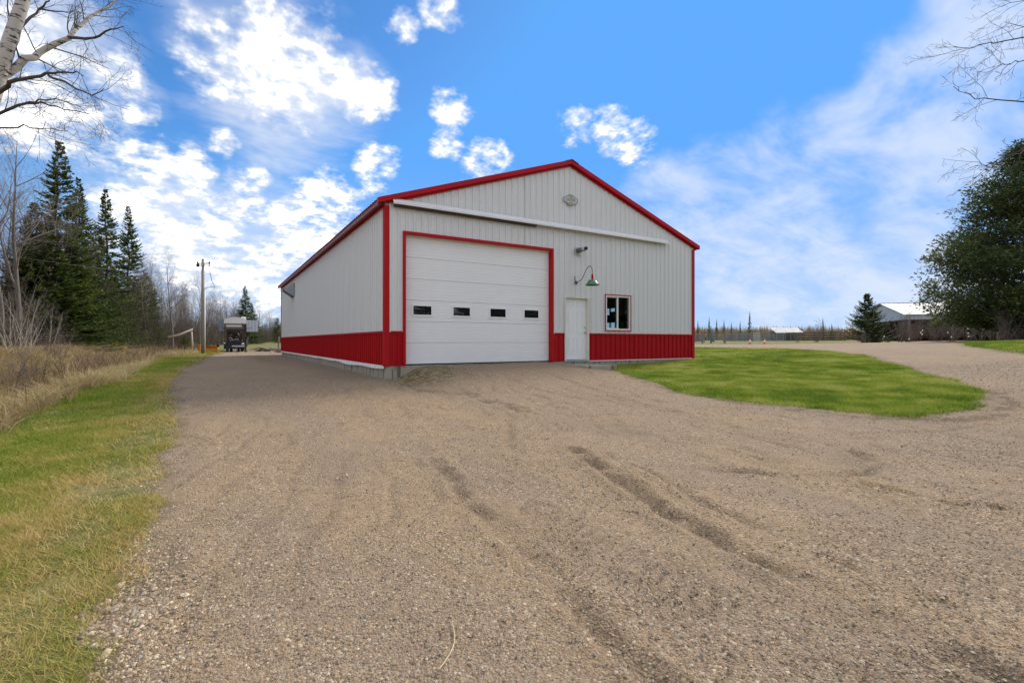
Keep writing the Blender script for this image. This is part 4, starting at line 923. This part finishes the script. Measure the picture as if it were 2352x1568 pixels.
# ---- tree outside the right edge, only its drooping twigs reach in
bxy = np.array([14.6, -14.2]); bz = gz(*bxy)
TR2 = [np.array([*bxy, bz - .1]), np.array([*(bxy + .1), 3.0]), np.array([*(bxy + [-.2, .1]), 6.0]), np.array([*(bxy + [-.3, .3]), 9.0]), np.array([*(bxy + [-.1, .4]), 12])]
j = lambda z_: np.array([bxy[0] - .2, bxy[1] + .1, z_])
L2 = [([j(6.2), pw(2500, 60, 9.2), pw(2352, 88, 9), pw(2281, 100, 8.9), pw(2248, 105, 8.9), pw(2189, 109, 8.8)], .017, .004),
 ([j(5.6), pw(2480, 120, 9.4), pw(2352, 137, 9.3), pw(2319, 146, 9.3), pw(2294, 150, 9.3)], .014, .0035), ([pw(2319, 146, 9.3), pw(2300, 172, 9.2), pw(2279, 185, 9.2)], .006, .003),
 ([j(4.6), pw(2500, 236, 8.8), pw(2352, 234, 8.7), pw(2281, 231, 8.6), pw(2239, 224, 8.6), pw(2189, 201, 8.5)], .017, .004),
 ([j(4.2), pw(2480, 300, 9), pw(2352, 343, 9), pw(2313, 358, 9), pw(2281, 371, 9), pw(2226, 385, 9)], .017, .004), ([pw(2352, 345, 9), pw(2310, 364, 8.9), pw(2258, 392, 8.8)], .01, .003),
 ([j(6.6), pw(2450, 40, 9.6), pw(2352, 60, 9.6), pw(2309, 49, 9.6)], .013, .003), ([j(7.5), pw(2450, -30, 9.6), pw(2360, 0, 9.6), pw(2300, 14, 9.6)], .013, .003)]
near_tree('bare_tree', (bxy[0], bxy[1], bz), TR2, L2, M_barkd, M_barkd, 'bare tree outside the right edge whose thin twigs droop into view', 1.1, 8, [.2, .17, .14, .1, .03])

# ---- cedar at the right
def cedar(seed, H, Rr, zb):
    R = np.random.default_rng(seed); tr, cr = MB(), MB()
    for k in range(3):
        o = R.normal(0, .35, 2); tr.tube([(o[0], o[1], -.2), (o[0] * 1.2, o[1] * 1.2, H * .3), (o[0] * .6, o[1] * .6, H * .8)], [.26, .2, .05], 8)
    B_, A_, L_, W_3, T_ = [], [], [], [], []
    for k in range(360):
        z = zb + (H - zb) * R.random() ** 1.15 * .97; f = (z - zb) / (H - zb)
        rad = Rr * (1 - f ** 1.5) ** .75 * (.82 + .25 * min(1, f * 5)); a = R.random() * 6.283
        L = rad * (.78 + .3 * R.random()); el = .55 + .5 * f - .55 * (f < .12)
        ts = np.linspace(0, 1, 7); hor = L * ts; zz = z - (.38 - .25 * f) * L * (1 - ts) + .10 * L * np.sin(ts * 5 + a) * ts
        wob = a + .25 * np.sin(ts * 3 + k) * ts
        pts = np.stack([np.cos(wob) * hor, np.sin(wob) * hor, np.maximum(zz, zb * .9)], -1)
        tr.tube(pts, np.linspace(.02 + .012 * L, .008, 7), 4, False)
        nc = int(5 + L * 2.0)
        for c in range(nc):
            t = .22 + .78 * R.random() ** .7; b = np.array([np.interp(t, ts, pts[:, q]) for q in range(3)]) + R.normal(0, .16 + .07 * L * .3, 3)
            n = 26; q = b + R.normal(0, 1, (n, 3)) * np.array([.30, .30, .15]); ax = q - b + np.array([math.cos(a), math.sin(a), .35]) * .3 + R.normal(0, .2, (n, 3))
            B_.append(q); A_.append(ax); L_.append(R.uniform(.12, .34, n)); W_3.append(R.uniform(.06, .14, n)); T_.append((.48 + R.normal(0, .16) + R.normal(0, .12, n)).clip(0, 1))
    sprays(cr, np.concatenate(B_), np.concatenate(A_), np.concatenate(L_), np.concatenate(W_3), R, np.concatenate(T_), 1.0)
    return tr, cr
x, y = at(2392, 35); place('cedar_tree', tree_meshes('cedar', cedar(77, 14.6, 7.0, 1.7), M_bark, M_cedar), (x, y, gz(x, y) - .1), 0, 1, 'large dense dark cedar tree cut by the right frame edge', 'tree')
SPR = tree_meshes('spruce', conifer(230, 5.6, 2.7, .02, 1.5, .12, .95, 0, 1.0, .075), M_barkd, M_spruce)
putp('spruce_tree', SPR, 1992, 55, 1.0, 'small conical green spruce beside the open pole barn', 'tree')

# ---- open pole barn behind the hedge
M_roofg = mat('pale_roof_steel', (.27, .275, .285), .6, .0, .06, 1.5); M_fasc = mat('grey_steel', (.42, .45, .49), .5, .1, .12, 2, streak=(2, 2, .3)); M_post = mat('weathered_post', (.20, .185, .165), .9, 0, .3, 6)
A0 = at(2027, 75); A1 = rd(66.1, 71.5); e = unit(A1 - A0); nrm = np.array([e[1], -e[0]])
if nrm @ (CAM - A0) < 0: nrm = -nrm
zb = 1.3; Lb = 34.0; Wb = 9.05; zr, ze = 7.15, 5.05
q3 = lambda s, t, z: np.array([*(A0 + e * s + nrm * t), z])
PB = empty('pole_barn', (*A0, zb), 'long pale-roofed open pole barn behind the hedge at right', 'barn')
for sg in (1, -1):
    mb = MB(); v = [q3(-.4, 0, zr), q3(Lb, 0, zr), q3(Lb, sg * Wb * 1.03, ze - .06), q3(-.4, sg * Wb * 1.03, ze - .06)]; v += [p - [0, 0, .06] for p in v]
    mb.add(v, [(0, 1, 2, 3), (7, 6, 5, 4), (0, 3, 7, 4), (2, 1, 5, 6), (3, 2, 6, 7), (1, 0, 4, 5)]); rf = mb.build('roof', M_roofg, PB)
    for k in range(0, 57):
        s = k * .6; MB_ = None
    mb = MB()
    for k in range(56): mb.bar(q3(k * .6, sg * .1, zr + .01 - .02), q3(k * .6, sg * Wb * 1.02, ze - .03), .05, .03)
    tag(mb.build('roof_ribs', M_roofg, rf), kind='stuff')
    mb = MB(); mb.bar(q3(0, sg * Wb, ze - .42), q3(Lb, sg * Wb, ze - .42), .06, .62); mb.build('eave_band', M_fasc, PB)
    for k in range(8): MB().bar(q3(.3 + k * 4.7, sg * (Wb - .1), zb - .3), q3(.3 + k * 4.7, sg * (Wb - .1), ze - .12), .22, .22).build('post', M_post, PB)
for s in (0, Lb):
    mb = MB(); mb.prism([(-Wb, ze - .72), (Wb, ze - .72), (Wb, ze - .1), (0, zr - .08), (-Wb, ze - .1)], lambda p, t: q3(s + t, p[0], p[1]), -.03, .03); mb.build('gable_panel', M_fasc, PB)
mb = MB(); mb.bar(q3(0, -Wb + .2, 3.0), q3(Lb, -Wb + .2, 3.0), .05, 3.4); mb.build('rear_wall', M_brown, PB)
MB().bar(q3(-.4, 0, zr + .02), q3(Lb, 0, zr + .02), .5, .05).build('ridge_cap', M_trimw, PB)
# leafless hedge along the open side of the barn
HG = 'leafless bushes before the pole barn'
for k in range(13):
    px = 2060 + k * 24 + R0.normal(0, 5); d = 50 + R0.random() * 9; s = .85 + .35 * R0.random()
    putp('bare_shrub', SHRUB[k % 3], px, d, (s * 1.1, s * 1.1, s * 1.1), 'leafless purple-brown bush in the hedge before the pole barn', 'bush', HG)
for px, d, s, k, lb in ((1874, 74, 1.15, 1, 'spreading bare bush before the dark board fence'), (1831, 72, .62, 0, 'small bare bush left of the spreading bush'), (1978, 51, .5, 2, 'low bare bush at the foot of the small spruce'), (2310, 33, .9, 0, 'pale bare bush under the cedar'), (2345, 34, 1.0, 2, 'bare bush under the cedar at the frame edge'), (2085, 52, .7, 1, 'reddish bare bush just right of the small spruce')):
    putp('bare_shrub', SHRUB[k], px, d, s, lb, 'bush')
for px, d, k, s in ((2170, 84, 0, .62), (2230, 88, 3, .66), (2115, 90, 1, .5), (2200, 95, 2, .6)):
    putp('bare_tree', BARE[k], px, d, s, 'bare treetop showing over the pole barn roof', 'tree', 'bare trees behind the pole barn')
M_jug = mat('white_plastic', (.8, .8, .8), .4, 0, .03)
jm = MB().lathe((0, 0, 0), [(.0, 0), (.07, .01), (.08, .05), (.075, .13), (.03, .17), (.025, .20), (0, .2)], 8).mesh('jug', M_jug, True)
for px, py, d in ((2031, 774, 49), (2088, 780, 49), (2115, 765, 49.5), (2119, 760, 49.5), (2118, 769, 49.4), (2177, 765, 49), (2185, 775, 49), (2223, 757, 49), (2224, 767, 49), (2225, 774, 49)):
    p = pw(px, py, d); o = bpy.data.objects.new('plastic_jug', jm); COL.objects.link(o); o.location = tuple(p); o.scale = (.75, .75, .75)
    tag(o, 'small white jug hanging in the hedge before the pole barn', 'jug', 'white jugs in the hedge')

# ---- paddock fences, gate frame, shelter, cones
M_board = mat('weathered_board', (.24, .245, .25), .85, 0, .25, 5, streak=(1, 1, 4)); M_bdark = mat('old_dark_board', (.10, .095, .09), .9, 0, .3, 5); M_pale_b = mat('pale_board', (.48, .47, .43), .8, 0, .15)
def fence(name, p0, p1, H, rails, bays, m, label, lo=.15, bw=.20):
    z0, z1 = gz(*p0), gz(*p1); o = empty(name, (*((np.array(p0) + p1) / 2), (z0 + z1) / 2), label, 'fence'); P = lambda u: np.array(p0) * (1 - u) + np.array(p1) * u; zz = lambda u: z0 * (1 - u) + z1 * u
    for k in range(bays + 1):
        u = k / bays; q = P(u); MB().box(q[0] - .07, q[0] + .07, q[1] - .07, q[1] + .07, zz(u) - .4, zz(u) + H + .12).build('post', M_post, o)
    nn_ = unit(np.array([-(p1[1] - p0[1]), p1[0] - p0[0]])); nn_ = nn_ if nn_ @ (CAM - P(.5)) > 0 else -nn_
    for j_ in range(rails):
        for k in range(bays):
            u0, u1 = k / bays, (k + 1) / bays; h = lo + (H - lo) * j_ / (rails - 1); a, b = P(u0) + nn_ * .09, P(u1) + nn_ * .09; dd_ = unit(b - a) * .01
            MB().bar((*(a + dd_), zz(u0) + h), (*(b - dd_), zz(u1) + h + R0.normal(0, .015)), .04, bw).build('rail', m, o)
    return o
fence('board_fence', at(1665, 92), at(1800, 92), 1.45, 5, 6, M_board, 'grey weathered board fence behind the traffic cones')
fence('board_fence', at(1804, 90), at(1941, 86), 1.45, 4, 6, M_bdark, 'darker board fence behind the bare bushes right of the shelter')
fence('board_fence', at(1565, 90), at(1613, 88), 1.4, 4, 3, M_board, 'short board fence between the building corner and the gate frame')
fence('board_fence', at(1617, 84), at(1662, 84), 1.3, 4, 2, M_galv, 'grey pipe panel fence inside the tall gate frame', .3, .06)
fence('paddock_gate', at(1729, 90), at(1746, 90), 1.5, 6, 1, M_pale_b, 'pale slatted gate set in the grey board fence', .12, .14)
p0, p1 = at(1613, 72), at(1665, 72); zf = gz(*p0)
GF = empty('gate_frame', (*((p0 + p1) / 2), zf), 'tall timber gate frame with a crossbar right of the building', 'gate')
for q in (p0, p1, p0 * .62 + p1 * .38): MB().box(q[0] - .08, q[0] + .08, q[1] - .08, q[1] + .08, gz(*q) - .4, zf + (2.15 if q is p1 else 1.75)).build('post', M_post, GF)
MB().bar((*p0, zf + 1.62), (*p1, zf + 1.65), .06, .10).build('crossbar', M_post, GF)
q = p0 * .58 + p1 * .42; M_tarp = mat('blue_grey_cloth', (.15, .19, .21), .8, 0, .25, 6)
mb = MB(); R = np.random.default_rng(4)
th = np.linspace(0, 2 * math.pi, 15)[:-1]; rows = []
for k in range(7):
    u = k / 6; rw = .20 + .12 * math.sin(u * 2.6); rows.append([(q[0] + rw * math.cos(t_) * (1 + .2 * math.sin(3 * t_ + k)), q[1] - .2 + .6 * rw * math.sin(t_), zf + .28 + 1.45 * u) for t_ in th])
for k in range(6):
    for s in range(14): mb.add([rows[k][s], rows[k][(s + 1) % 14], rows[k + 1][(s + 1) % 14], rows[k + 1][s]], [(0, 1, 2, 3)])
mb.ngon(rows[6]); tag(mb.build('hanging_blanket', M_tarp), 'blue-grey blanket hanging over the crossbar of the gate frame', 'blanket')
SHD = empty('loafing_shed', (*at(1816, 100), 1.3), 'small animal shelter with a rusty grey metal roof behind the fence', 'shed')
p0, p1 = at(1784, 98), at(1848, 98); dn = FV * 2.6
M_rroof = mat('weathered_tin', (.20, .215, .235), .6, .0, .3, 2.5)
mb = MB(); v = [np.array([*p0, 3.0]), np.array([*p1, 3.0]), np.array([*(p1 + dn), 4.2]), np.array([*(p0 + dn), 4.2])]; v += [a - [0, 0, .07] for a in v]
mb.add(v, [(0, 1, 2, 3), (7, 6, 5, 4), (0, 4, 5, 1), (1, 5, 6, 2), (2, 6, 7, 3), (3, 7, 4, 0)]); rf = mb.build('roof', M_rroof, SHD)
mb = MB()
for k in range(1, 14): u = k / 14; mb.bar(v[0] * (1 - u) + v[1] * u + [0, 0, .01], v[3] * (1 - u) + v[2] * u + [0, 0, .01], .04, .03)
tag(mb.build('roof_ribs', M_rroof, rf), kind='stuff')
for q in (p0, (p0 + p1) / 2, p1, p0 + dn, p1 + dn): MB().box(q[0] - .08, q[0] + .08, q[1] - .08, q[1] + .08, .8, 2.92 if q is not None else 0).build('post', M_post, SHD)
MB().bar((*(p0 + dn * .98), 2.3), (*(p1 + dn * .98), 2.3), .05, 2.0).build('rear_wall', M_bdark, SHD); MB().bar((*p0, 2.75), (*p1, 2.75), .05, .25).build('header', M_bdark, SHD)
M_org = mat('orange_cone', (.75, .13, .035), .55, 0, .1); M_wht = mat('white_band', (.8, .8, .8), .5, 0, .05)
for k, (px, lb) in enumerate(((1722.6, 'orange and white traffic cone nearer the building'), (1756, 'orange and white traffic cone farther from the building'))):
    x, y = at(px, 61); z = gz(x, y); o = empty('traffic_cone', (x, y, z), lb, 'cone', 'traffic cones by the road')
    MB().box(x - .19, x + .19, y - .19, y + .19, z - .02, z + .03).build('base', M_org, o)
    MB().lathe((x, y, z), [(.14, .03), (.105, .27), (.0, .27)], 14).build('body', M_org, o, True); MB().lathe((x, y, z), [(.106, .27), (.073, .50), (.0, .50)], 14).build('band', M_wht, o, True)
    MB().lathe((x, y, z), [(.073, .50), (.045, .69), (.036, .70), (.0, .70)], 14).build('tip', M_org, o, True)

# ---- far trees to the right: a brown band with single spruces standing out
def far_wood():
    mb = MB(); R = np.random.default_rng(21); n = 2600
    px = R.uniform(1480, 2500, n); d = R.uniform(215, 300, n); P = np.array([at(a, b) for a, b in zip(px, d)]); z = ground_z(P[:, 0], P[:, 1])
    h = R.uniform(6.0, 9.5, n) * (d / 260); b0 = np.stack([P[:, 0], P[:, 1], z - .3], -1)
    for lev in range(6):
        m = n; ax = R.normal(0, .07, (m, 3)); ax[:, 2] = 1; tip = b0 + ax * h[:, None]; wdt = R.uniform(.5, 1.3, m); a = R.random(m) * 6.28; sd = np.stack([np.cos(a), np.sin(a), 0 * a], -1) * wdt[:, None] / 2; q = np.arange(m)
        o_ = R.normal(0, .5, (m, 3)) * [1, 1, 0]; s_ = R.uniform(0, .45, m)[:, None]
        mb.add(np.concatenate([b0 + o_ - sd, b0 + o_ + sd, tip + o_ - [0, 0, 1] * (h[:, None] * s_)]), np.stack([q, q + m, q + 2 * m], -1)); mb.attr('tint', np.tile((.5 + R.normal(0, .2, m)).clip(0, 1), 3))
    m_ = tintmat('far_larch', [(0, (.12, .10, .06)), (.35, (.27, .19, .10)), (.7, (.36, .245, .125)), (1, (.33, .27, .16))], .9, .2)
    o = bpy.data.objects.new('far_wood', mb.mesh('far_wood', m_)); COL.objects.link(o); tag(o, 'low brown band of larch wood along the right horizon', 'wood', kind='stuff')
far_wood()
for k, (px, d, s) in enumerate(((1629, 190, .82), (1646, 195, .78), (1663, 190, .74), (1722, 185, 1.0), (1700, 195, .72), (1680, 200, .7), (1890, 150, .62), (1603, 200, .75), (1910, 200, .65))):
    putp('spruce_tree', FIRS[2], px, d, (s * .42, s * .42, s * .86), ('thin far spruce on the skyline, first right of the gate frame post', 'thin far spruce on the skyline over the gate frame', 'thin far spruce on the skyline over the right gate post', 'tallest thin spruce on the far skyline left of the shelter', 'small far spruce just left of the tallest skyline spruce', 'small far spruce midway between gate frame and tallest skyline spruce', 'dark spruce top on the skyline behind the spreading bare bush', 'thin far spruce on the skyline beside the building corner', 'small far spruce on the skyline nearest the near spruce')[k], 'tree', 'spruces on the far skyline')

# ---- utility pole and wires
x, y = at(466, 38); z = gz(x, y); UP = empty('utility_pole', (x, y, z), 'wooden utility pole with a pale lower conduit beside the drive', 'pole')
M_pole = mat('grey_pole_wood', (.30, .27, .235), .85, 0, .2, 6, streak=(3, 3, .4))
MB().tube([(x, y, z - .4), (x, y, z + 3.5), (x, y, z + 7.35)], [.135, .12, .10], 12).build('shaft', M_pole, UP, True)
MB().tube([(x + .13, y - .12, z), (x + .12, y - .11, z + 5.0)], .05, 8).build('conduit', M_trimw, UP, True)
for h in (7.0, 6.85): MB().bar((x - RV[0] * .45, y - RV[1] * .45, z + h), (x + RV[0] * .55, y + RV[1] * .55, z + h), .08, .08).build('bracket', M_dark, UP)
MB().lathe((x - RV[0] * .4, y - RV[1] * .4, z + 6.72), [(0, 0), (.10, .02), (.11, .22), (.04, .26), (0, .26)], 10).build('yard_light', M_dark, UP, True)
for a in (-.42, .05, .5): MB().lathe((x + RV[0] * a, y + RV[1] * a, z + 7.03), [(.0, 0), (.05, .01), (.05, .05), (.03, .07), (.045, .10), (0, .14)], 8).build('insulator', M_dark, UP, True)
MB().tube([(x + RV[0] * .5, y + RV[1] * .5, z + 7.05), (x + RV[0] * .52, y + RV[1] * .5, z + 6.4), (x + RV[0] * .7, y + RV[1] * .7, z + 5.6), (x + RV[0] * .95, y + RV[1] * .95, z + 5.2), (x + RV[0] * .5, y + RV[1] * .5, z + 5.15), (x, y, z + 5.0)], .018, 5).build('service_cable', M_dark, UP, True)
M_wire = mat('wire', (.12, .12, .12), .5, .3, .1)
for k, (za, px, py, lb) in enumerate(((7.1, -60, 490, 'upper thin wire running left from the utility pole past the firs'), (6.2, -60, 575, 'lower thin wire running left from the utility pole past the firs'))):
    a = np.array([x, y, z + za]); b = pw(px, py, 17); pts = [a * (1 - u) + b * u - np.array([0, 0, 1.0 * u * (1 - u)]) for u in np.linspace(0, 1, 14)]
    tag(MB().tube(pts, .005, 4).build('power_line', M_wire), lb, 'wire')

# ---- old rig truck with silver wings
tx, ty = at(541, 47.5); tz = gz(tx, ty); TK = empty('rig_truck', (tx, ty, tz), 'old dark rig truck with white arched hood and silver side wings', 'truck')
TR = np.array([.999, -.03, 0]) * .875; TF = np.array([.03, .999, 0]); TU = np.array([0, 0, 1.])
def tp(a, b, c): return np.array([tx, ty, tz]) + TR * a + TF * b + TU * c
def tbox(name, m, a0, a1, b0, b1, c0, c1, parent=None):
    mb = MB(); mb.add([tp(a, b, c) for c in (c0, c1) for a, b in ((a0, b0), (a1, b0), (a1, b1), (a0, b1))], [(3, 2, 1, 0), (4, 5, 6, 7), (0, 1, 5, 4), (1, 2, 6, 5), (2, 3, 7, 6), (3, 0, 4, 7)]); return mb.build(name, m, parent or TK)
def tbar(name, m, a, b, w_=.06, h_=.06): return MB().bar(tp(*a), tp(*b), w_, h_).build(name, m, TK)
M_hoodw = mat('white_fibreglass', (.74, .73, .72), .45, 0, .06); M_wing = mat('silver_ribbed_steel', (.62, .67, .74), .4, .15, .08); M_wing_shade = mat('shaded_wing_steel', (.17, .205, .26), .5, .1, .15); M_wingr = mat('wing_rib_steel', (.30, .34, .41), .5, .1, .2); M_rust = mat('rusty_iron', (.09, .05, .035), .8, .3, .4, 9); M_nblack = mat('dark_box_steel', (.022, .024, .032), .5, .2, .3)
tbox('deck_box', M_nblack, -1.13, .75, .0, 2.6, .30, .96); tbox('rear_box', M_nblack, -.35, .6, -.1, .6, .93, 1.15)
tbox('bumper', M_galv, -.36, .88, -.22, -.10, .50, .64); tbox('sign_plate', M_wht, .60, .84, -.26, -.225, .72, .90); tbox('marker_plate', M_wht, -1.12, -.98, -.03, -.005, .80, .92)
tbox('chassis', M_dark, -.5, .5, .3, 7.0, .55, .75); tbox('cab', M_nblack, -.95, .95, 5.2, 6.9, .7, 2.3)
arch = [(-1.12, 2.75), (-1.10, 3.12)] + [(-1.10 + 2.2 * k / 10, 3.12 + .27 * math.sin(math.pi * k / 10)) for k in range(1, 10)] + [(1.06, 3.12), (1.02, 2.75)]
mb = MB(); mb.prism(arch, lambda p, t: tp(p[0], t, p[1]), -.05, 3.2); mb.build('hood', M_hoodw, TK)
tbox('roof_box', M_hoodw, .55, 1.03, .6, 1.5, 3.15, 3.45); tbox('bin', M_hoodw, -.90, .72, .10, 2.9, 2.43, 2.70)
tbox('cross_beam', M_iron, -.95, .78, -.02, .12, 2.22, 2.40); tbar('rod', M_dark, (-1.32, -.05, 2.30), (1.62, -.05, 2.33), .03, .03)
for s0, s1, sh in ((-1.60, -1.12, -1), (1.07, 2.22, 1)):
    tbox('wing', M_wing if sh > 0 else M_wing_shade, s0, s1, .15, .19, 1.96, 3.10)  # left wing faces away from the sun: its shade is put into the darker colour
    n = 5 if sh < 0 else 11
    for k in range(n): tbar('rib', (M_wing, M_wingr)[k % 3 > 0] if sh > 0 else M_wingr, (s0 + (s1 - s0) * (k + .5) / n, .14, 1.98), (s0 + (s1 - s0) * (k + .5) / n, .14, 3.08), .035, .025)
    tbar('wing_edge', M_dark, (s0, .16, 1.93), (s1, .16, 1.95), .05, .06)
tbar('wing_brace', M_trimw, (2.20, .12, 1.97), (2.20, .12, 3.06), .09, .03)
for a, t0, t1 in ((-1.0, .95, 2.75), (-.84, .95, 2.4), (.70, .6, 2.75), (.86, .3, 2.75), (1.02, .25, 2.2)): tbar('upright', M_rust, (a, .0, t0), (a - .03, .05, t1), .06, .06)
for a, b_ in (((-1.0, 0, 2.72), (.98, 0, 2.72)), ((-.95, 0, 2.05), (.95, 0, 2.02)), ((-.9, .1, 1.9), (.9, .1, 2.2))): tbar('cross_bar', M_rust, a, b_, .05, .07)
Rj = np.random.default_rng(33); mm = (M_rust, M_dark, M_iron, M_pale, M_nblack, M_rust)
for k in range(34):
    a = Rj.uniform(-.85, .8); c = Rj.uniform(1.1, 1.95); an = Rj.uniform(-1.2, 1.2); l = Rj.uniform(.15, .6)
    tbar('linkage', mm[k % 6], (a, Rj.uniform(.0, .8), c), (a + l * math.cos(an), Rj.uniform(.0, .8), min(2.1, c + l * math.sin(an))), .05, .05)
MB().tube([tp(-.1, -.02, 1.25), tp(.05, -.04, 1.20), tp(.15, -.04, 1.28), tp(.3, -.05, 1.15), tp(.42, -.04, 1.02), tp(.55, -.03, 1.12), tp(.72, -.02, 1.14)], .035, 6).build('hose', M_pale, TK, True)
tbox('engine', M_dark, -.7, .65, .9, 2.4, .96, 1.9)
def wheel(a, b, rad, wd):
    c = tp(a, b, rad); prof_ = [(rad * .55, -wd / 2), (rad * .9, -wd / 2), (rad, -wd * .35), (rad, wd * .35), (rad * .9, wd / 2), (rad * .55, wd / 2)]
    def ring(pf, nm, m, par):
        th = np.arange(20) / 20 * 2 * math.pi; mb = MB(); v = np.array([[c + TR * x_ + (TF * math.cos(t_) + TU * math.sin(t_)) * r_ for t_ in th] for r_, x_ in pf]); n = 20
        i = np.arange(len(pf) - 1)[:, None] * n; j_ = np.arange(n)[None]; mb.add(v.reshape(-1, 3), np.stack([i + j_, i + (j_ + 1) % n, i + n + (j_ + 1) % n, i + n + j_], -1).reshape(-1, 4)); return mb.build(nm, m, par, True)
    t_ = ring(prof_, 'wheel', M_black, TK); ring([(0, -wd * .3), (rad * .56, -wd * .38), (rad * .56, wd * .38), (0, wd * .3)], 'rim', M_rust, t_)
for a in (-.78, .62, .30, -.42): wheel(a, 1.1, .46, .26)
for a in (-.85, .85): wheel(a, 5.9, .45, .24)
tbar('jack_leg', M_dark, (.98, -.05, .1), (.96, -.05, 1.1), .12, .12); tbox('jack_foot', M_rust, .82, 1.14, -.2, .12, -.01, .12); tbox('support_leg', M_dark, -.92, -.66, -.1, .1, -.01, .30)
tbar('hitch', M_iron, (.08, -.2, .05), (.08, -.2, .46), .05, .05)
for k in range(3): tbar('side_gear', M_iron, (1.0 + .08 * k, .1, .4 + .1 * k), (1.12 + .06 * k, .2, 1.2 + .15 * k), .06, .08)
# orange blade by the pole
M_orange = mat('orange_paint', (.62, .22, .015), .5, 0, .2, 6)
ox, oy = at(483, 40); oz = gz(ox, oy); OB = empty('plough_blade', (ox, oy, oz), 'orange blade implement parked by the utility pole', 'implement'); O = lambda a, b, c: (ox + RV[0] * a + FV[0] * b, oy + RV[1] * a + FV[1] * b, oz + c)
mb = MB()
for k in range(6):
    t0, t1 = k / 6, (k + 1) / 6; f = lambda t: (.12 * math.sin(t * 3.1), .30 + .36 * t)
    (b0_, c0), (b1_, c1) = f(t0), f(t1); mb.add([O(-.45, b0_, c0), O(.5, b0_, c0), O(.5, b1_, c1), O(-.45, b1_, c1), O(-.45, b0_ + .02, c0), O(.5, b0_ + .02, c0), O(.5, b1_ + .02, c1), O(-.45, b1_ + .02, c1)], [(0, 1, 2, 3), (7, 6, 5, 4), (1, 5, 6, 2), (4, 0, 3, 7), (3, 2, 6, 7), (0, 4, 5, 1)])
mb.build('blade', M_orange, OB)
MB().bar(O(-.35, .1, .1), O(.7, .15, .02), .08, .12).build('frame', M_orange, OB); MB().bar(O(.45, .1, -.05), O(.55, .1, .42), .1, .1).build('skid_leg', M_orange, OB); MB().bar(O(-.4, .2, -.05), O(-.4, .2, .35), .08, .08).build('skid_leg', M_orange, OB)
MB().bar(O(.52, .1, .6), O(.66, .1, .78), .16, .14).build('motor', M_dark, OB); MB().bar(O(-1.0, .1, .3), O(-.86, .1, .72), .16, .14).build('upright', M_orange, OB); MB().bar(O(-.95, .1, .35), O(-.4, .2, .32), .06, .06).build('push_arm', M_orange, OB)
# brush piles beyond the truck
def pile(name, px0, px1, d, n, label):
    mb = MB(); Rp = np.random.default_rng(len(label))
    for k in range(n):
        x_, y_ = at(Rp.uniform(px0, px1), d + Rp.normal(0, .4)); z_ = gz(x_, y_); a = Rp.random() * 6.28; l = Rp.uniform(.4, 1.3); h = Rp.uniform(.0, .32); q_ = Rp.normal(0, .12)
        mb.tube([(x_, y_, z_ + h), (x_ + math.cos(a) * l / 2, y_ + math.sin(a) * l / 2, z_ + h + .05 + q_), (x_ + math.cos(a) * l, y_ + math.sin(a) * l, z_ + max(.03, h + q_))], [.045, .035, .015], 5)
    return tag(mb.build(name, M_twig, None, True), label, 'brush pile')
pile('brush_pile', 592, 625, 50, 60, 'low pile of broken branches right of the truck'); pile('brush_pile', 632, 650, 44, 16, 'few loose sticks by the far building corner')
gp = at(640, 47); tag(MB().tube([(gp[0], gp[1], gz(*gp) - .3), (gp[0], gp[1], gz(*gp) + 1.5)], [.08, .07], 8).build('fence_post', M_post), 'single grey post by the far left building corner', 'post')
# straw on the gravel
a = np.array([-3.15, -11.28]); b = np.array([-2.98, -11.02]); pts = [(*(a * (1 - u) + b * u + np.array([.03, -.02]) * math.sin(u * 3.1)), gz(*(a * (1 - u) + b * u)) + .012) for u in np.linspace(0, 1, 8)]
tag(MB().tube(pts, .0028, 4).build('straw_stalk', mat('straw', (.55, .45, .26), .7)), 'single bent straw lying on the gravel in the foreground', 'straw')
# trees behind the photographer, mirrored in the door panes
for k in range(46):
    x, y = -12 + k * 1.5 + R0.normal(0, .4), -37 - R0.random() * 9 - .08 * k; fir = k % 4 != 1
    place('fir_tree' if fir else 'bare_tree', FIRS[k % 3] if fir else BARE[k % 6], (x, y, gz(x, y) - .1), R0.random() * 6, .8 + .2 * R0.random(), 'dark fir of the row opposite the building, mirrored in the panes' if fir else 'bare tree of the row opposite the building, mirrored in the panes', 'tree', 'firs opposite the building' if fir else 'bare trees opposite the building')
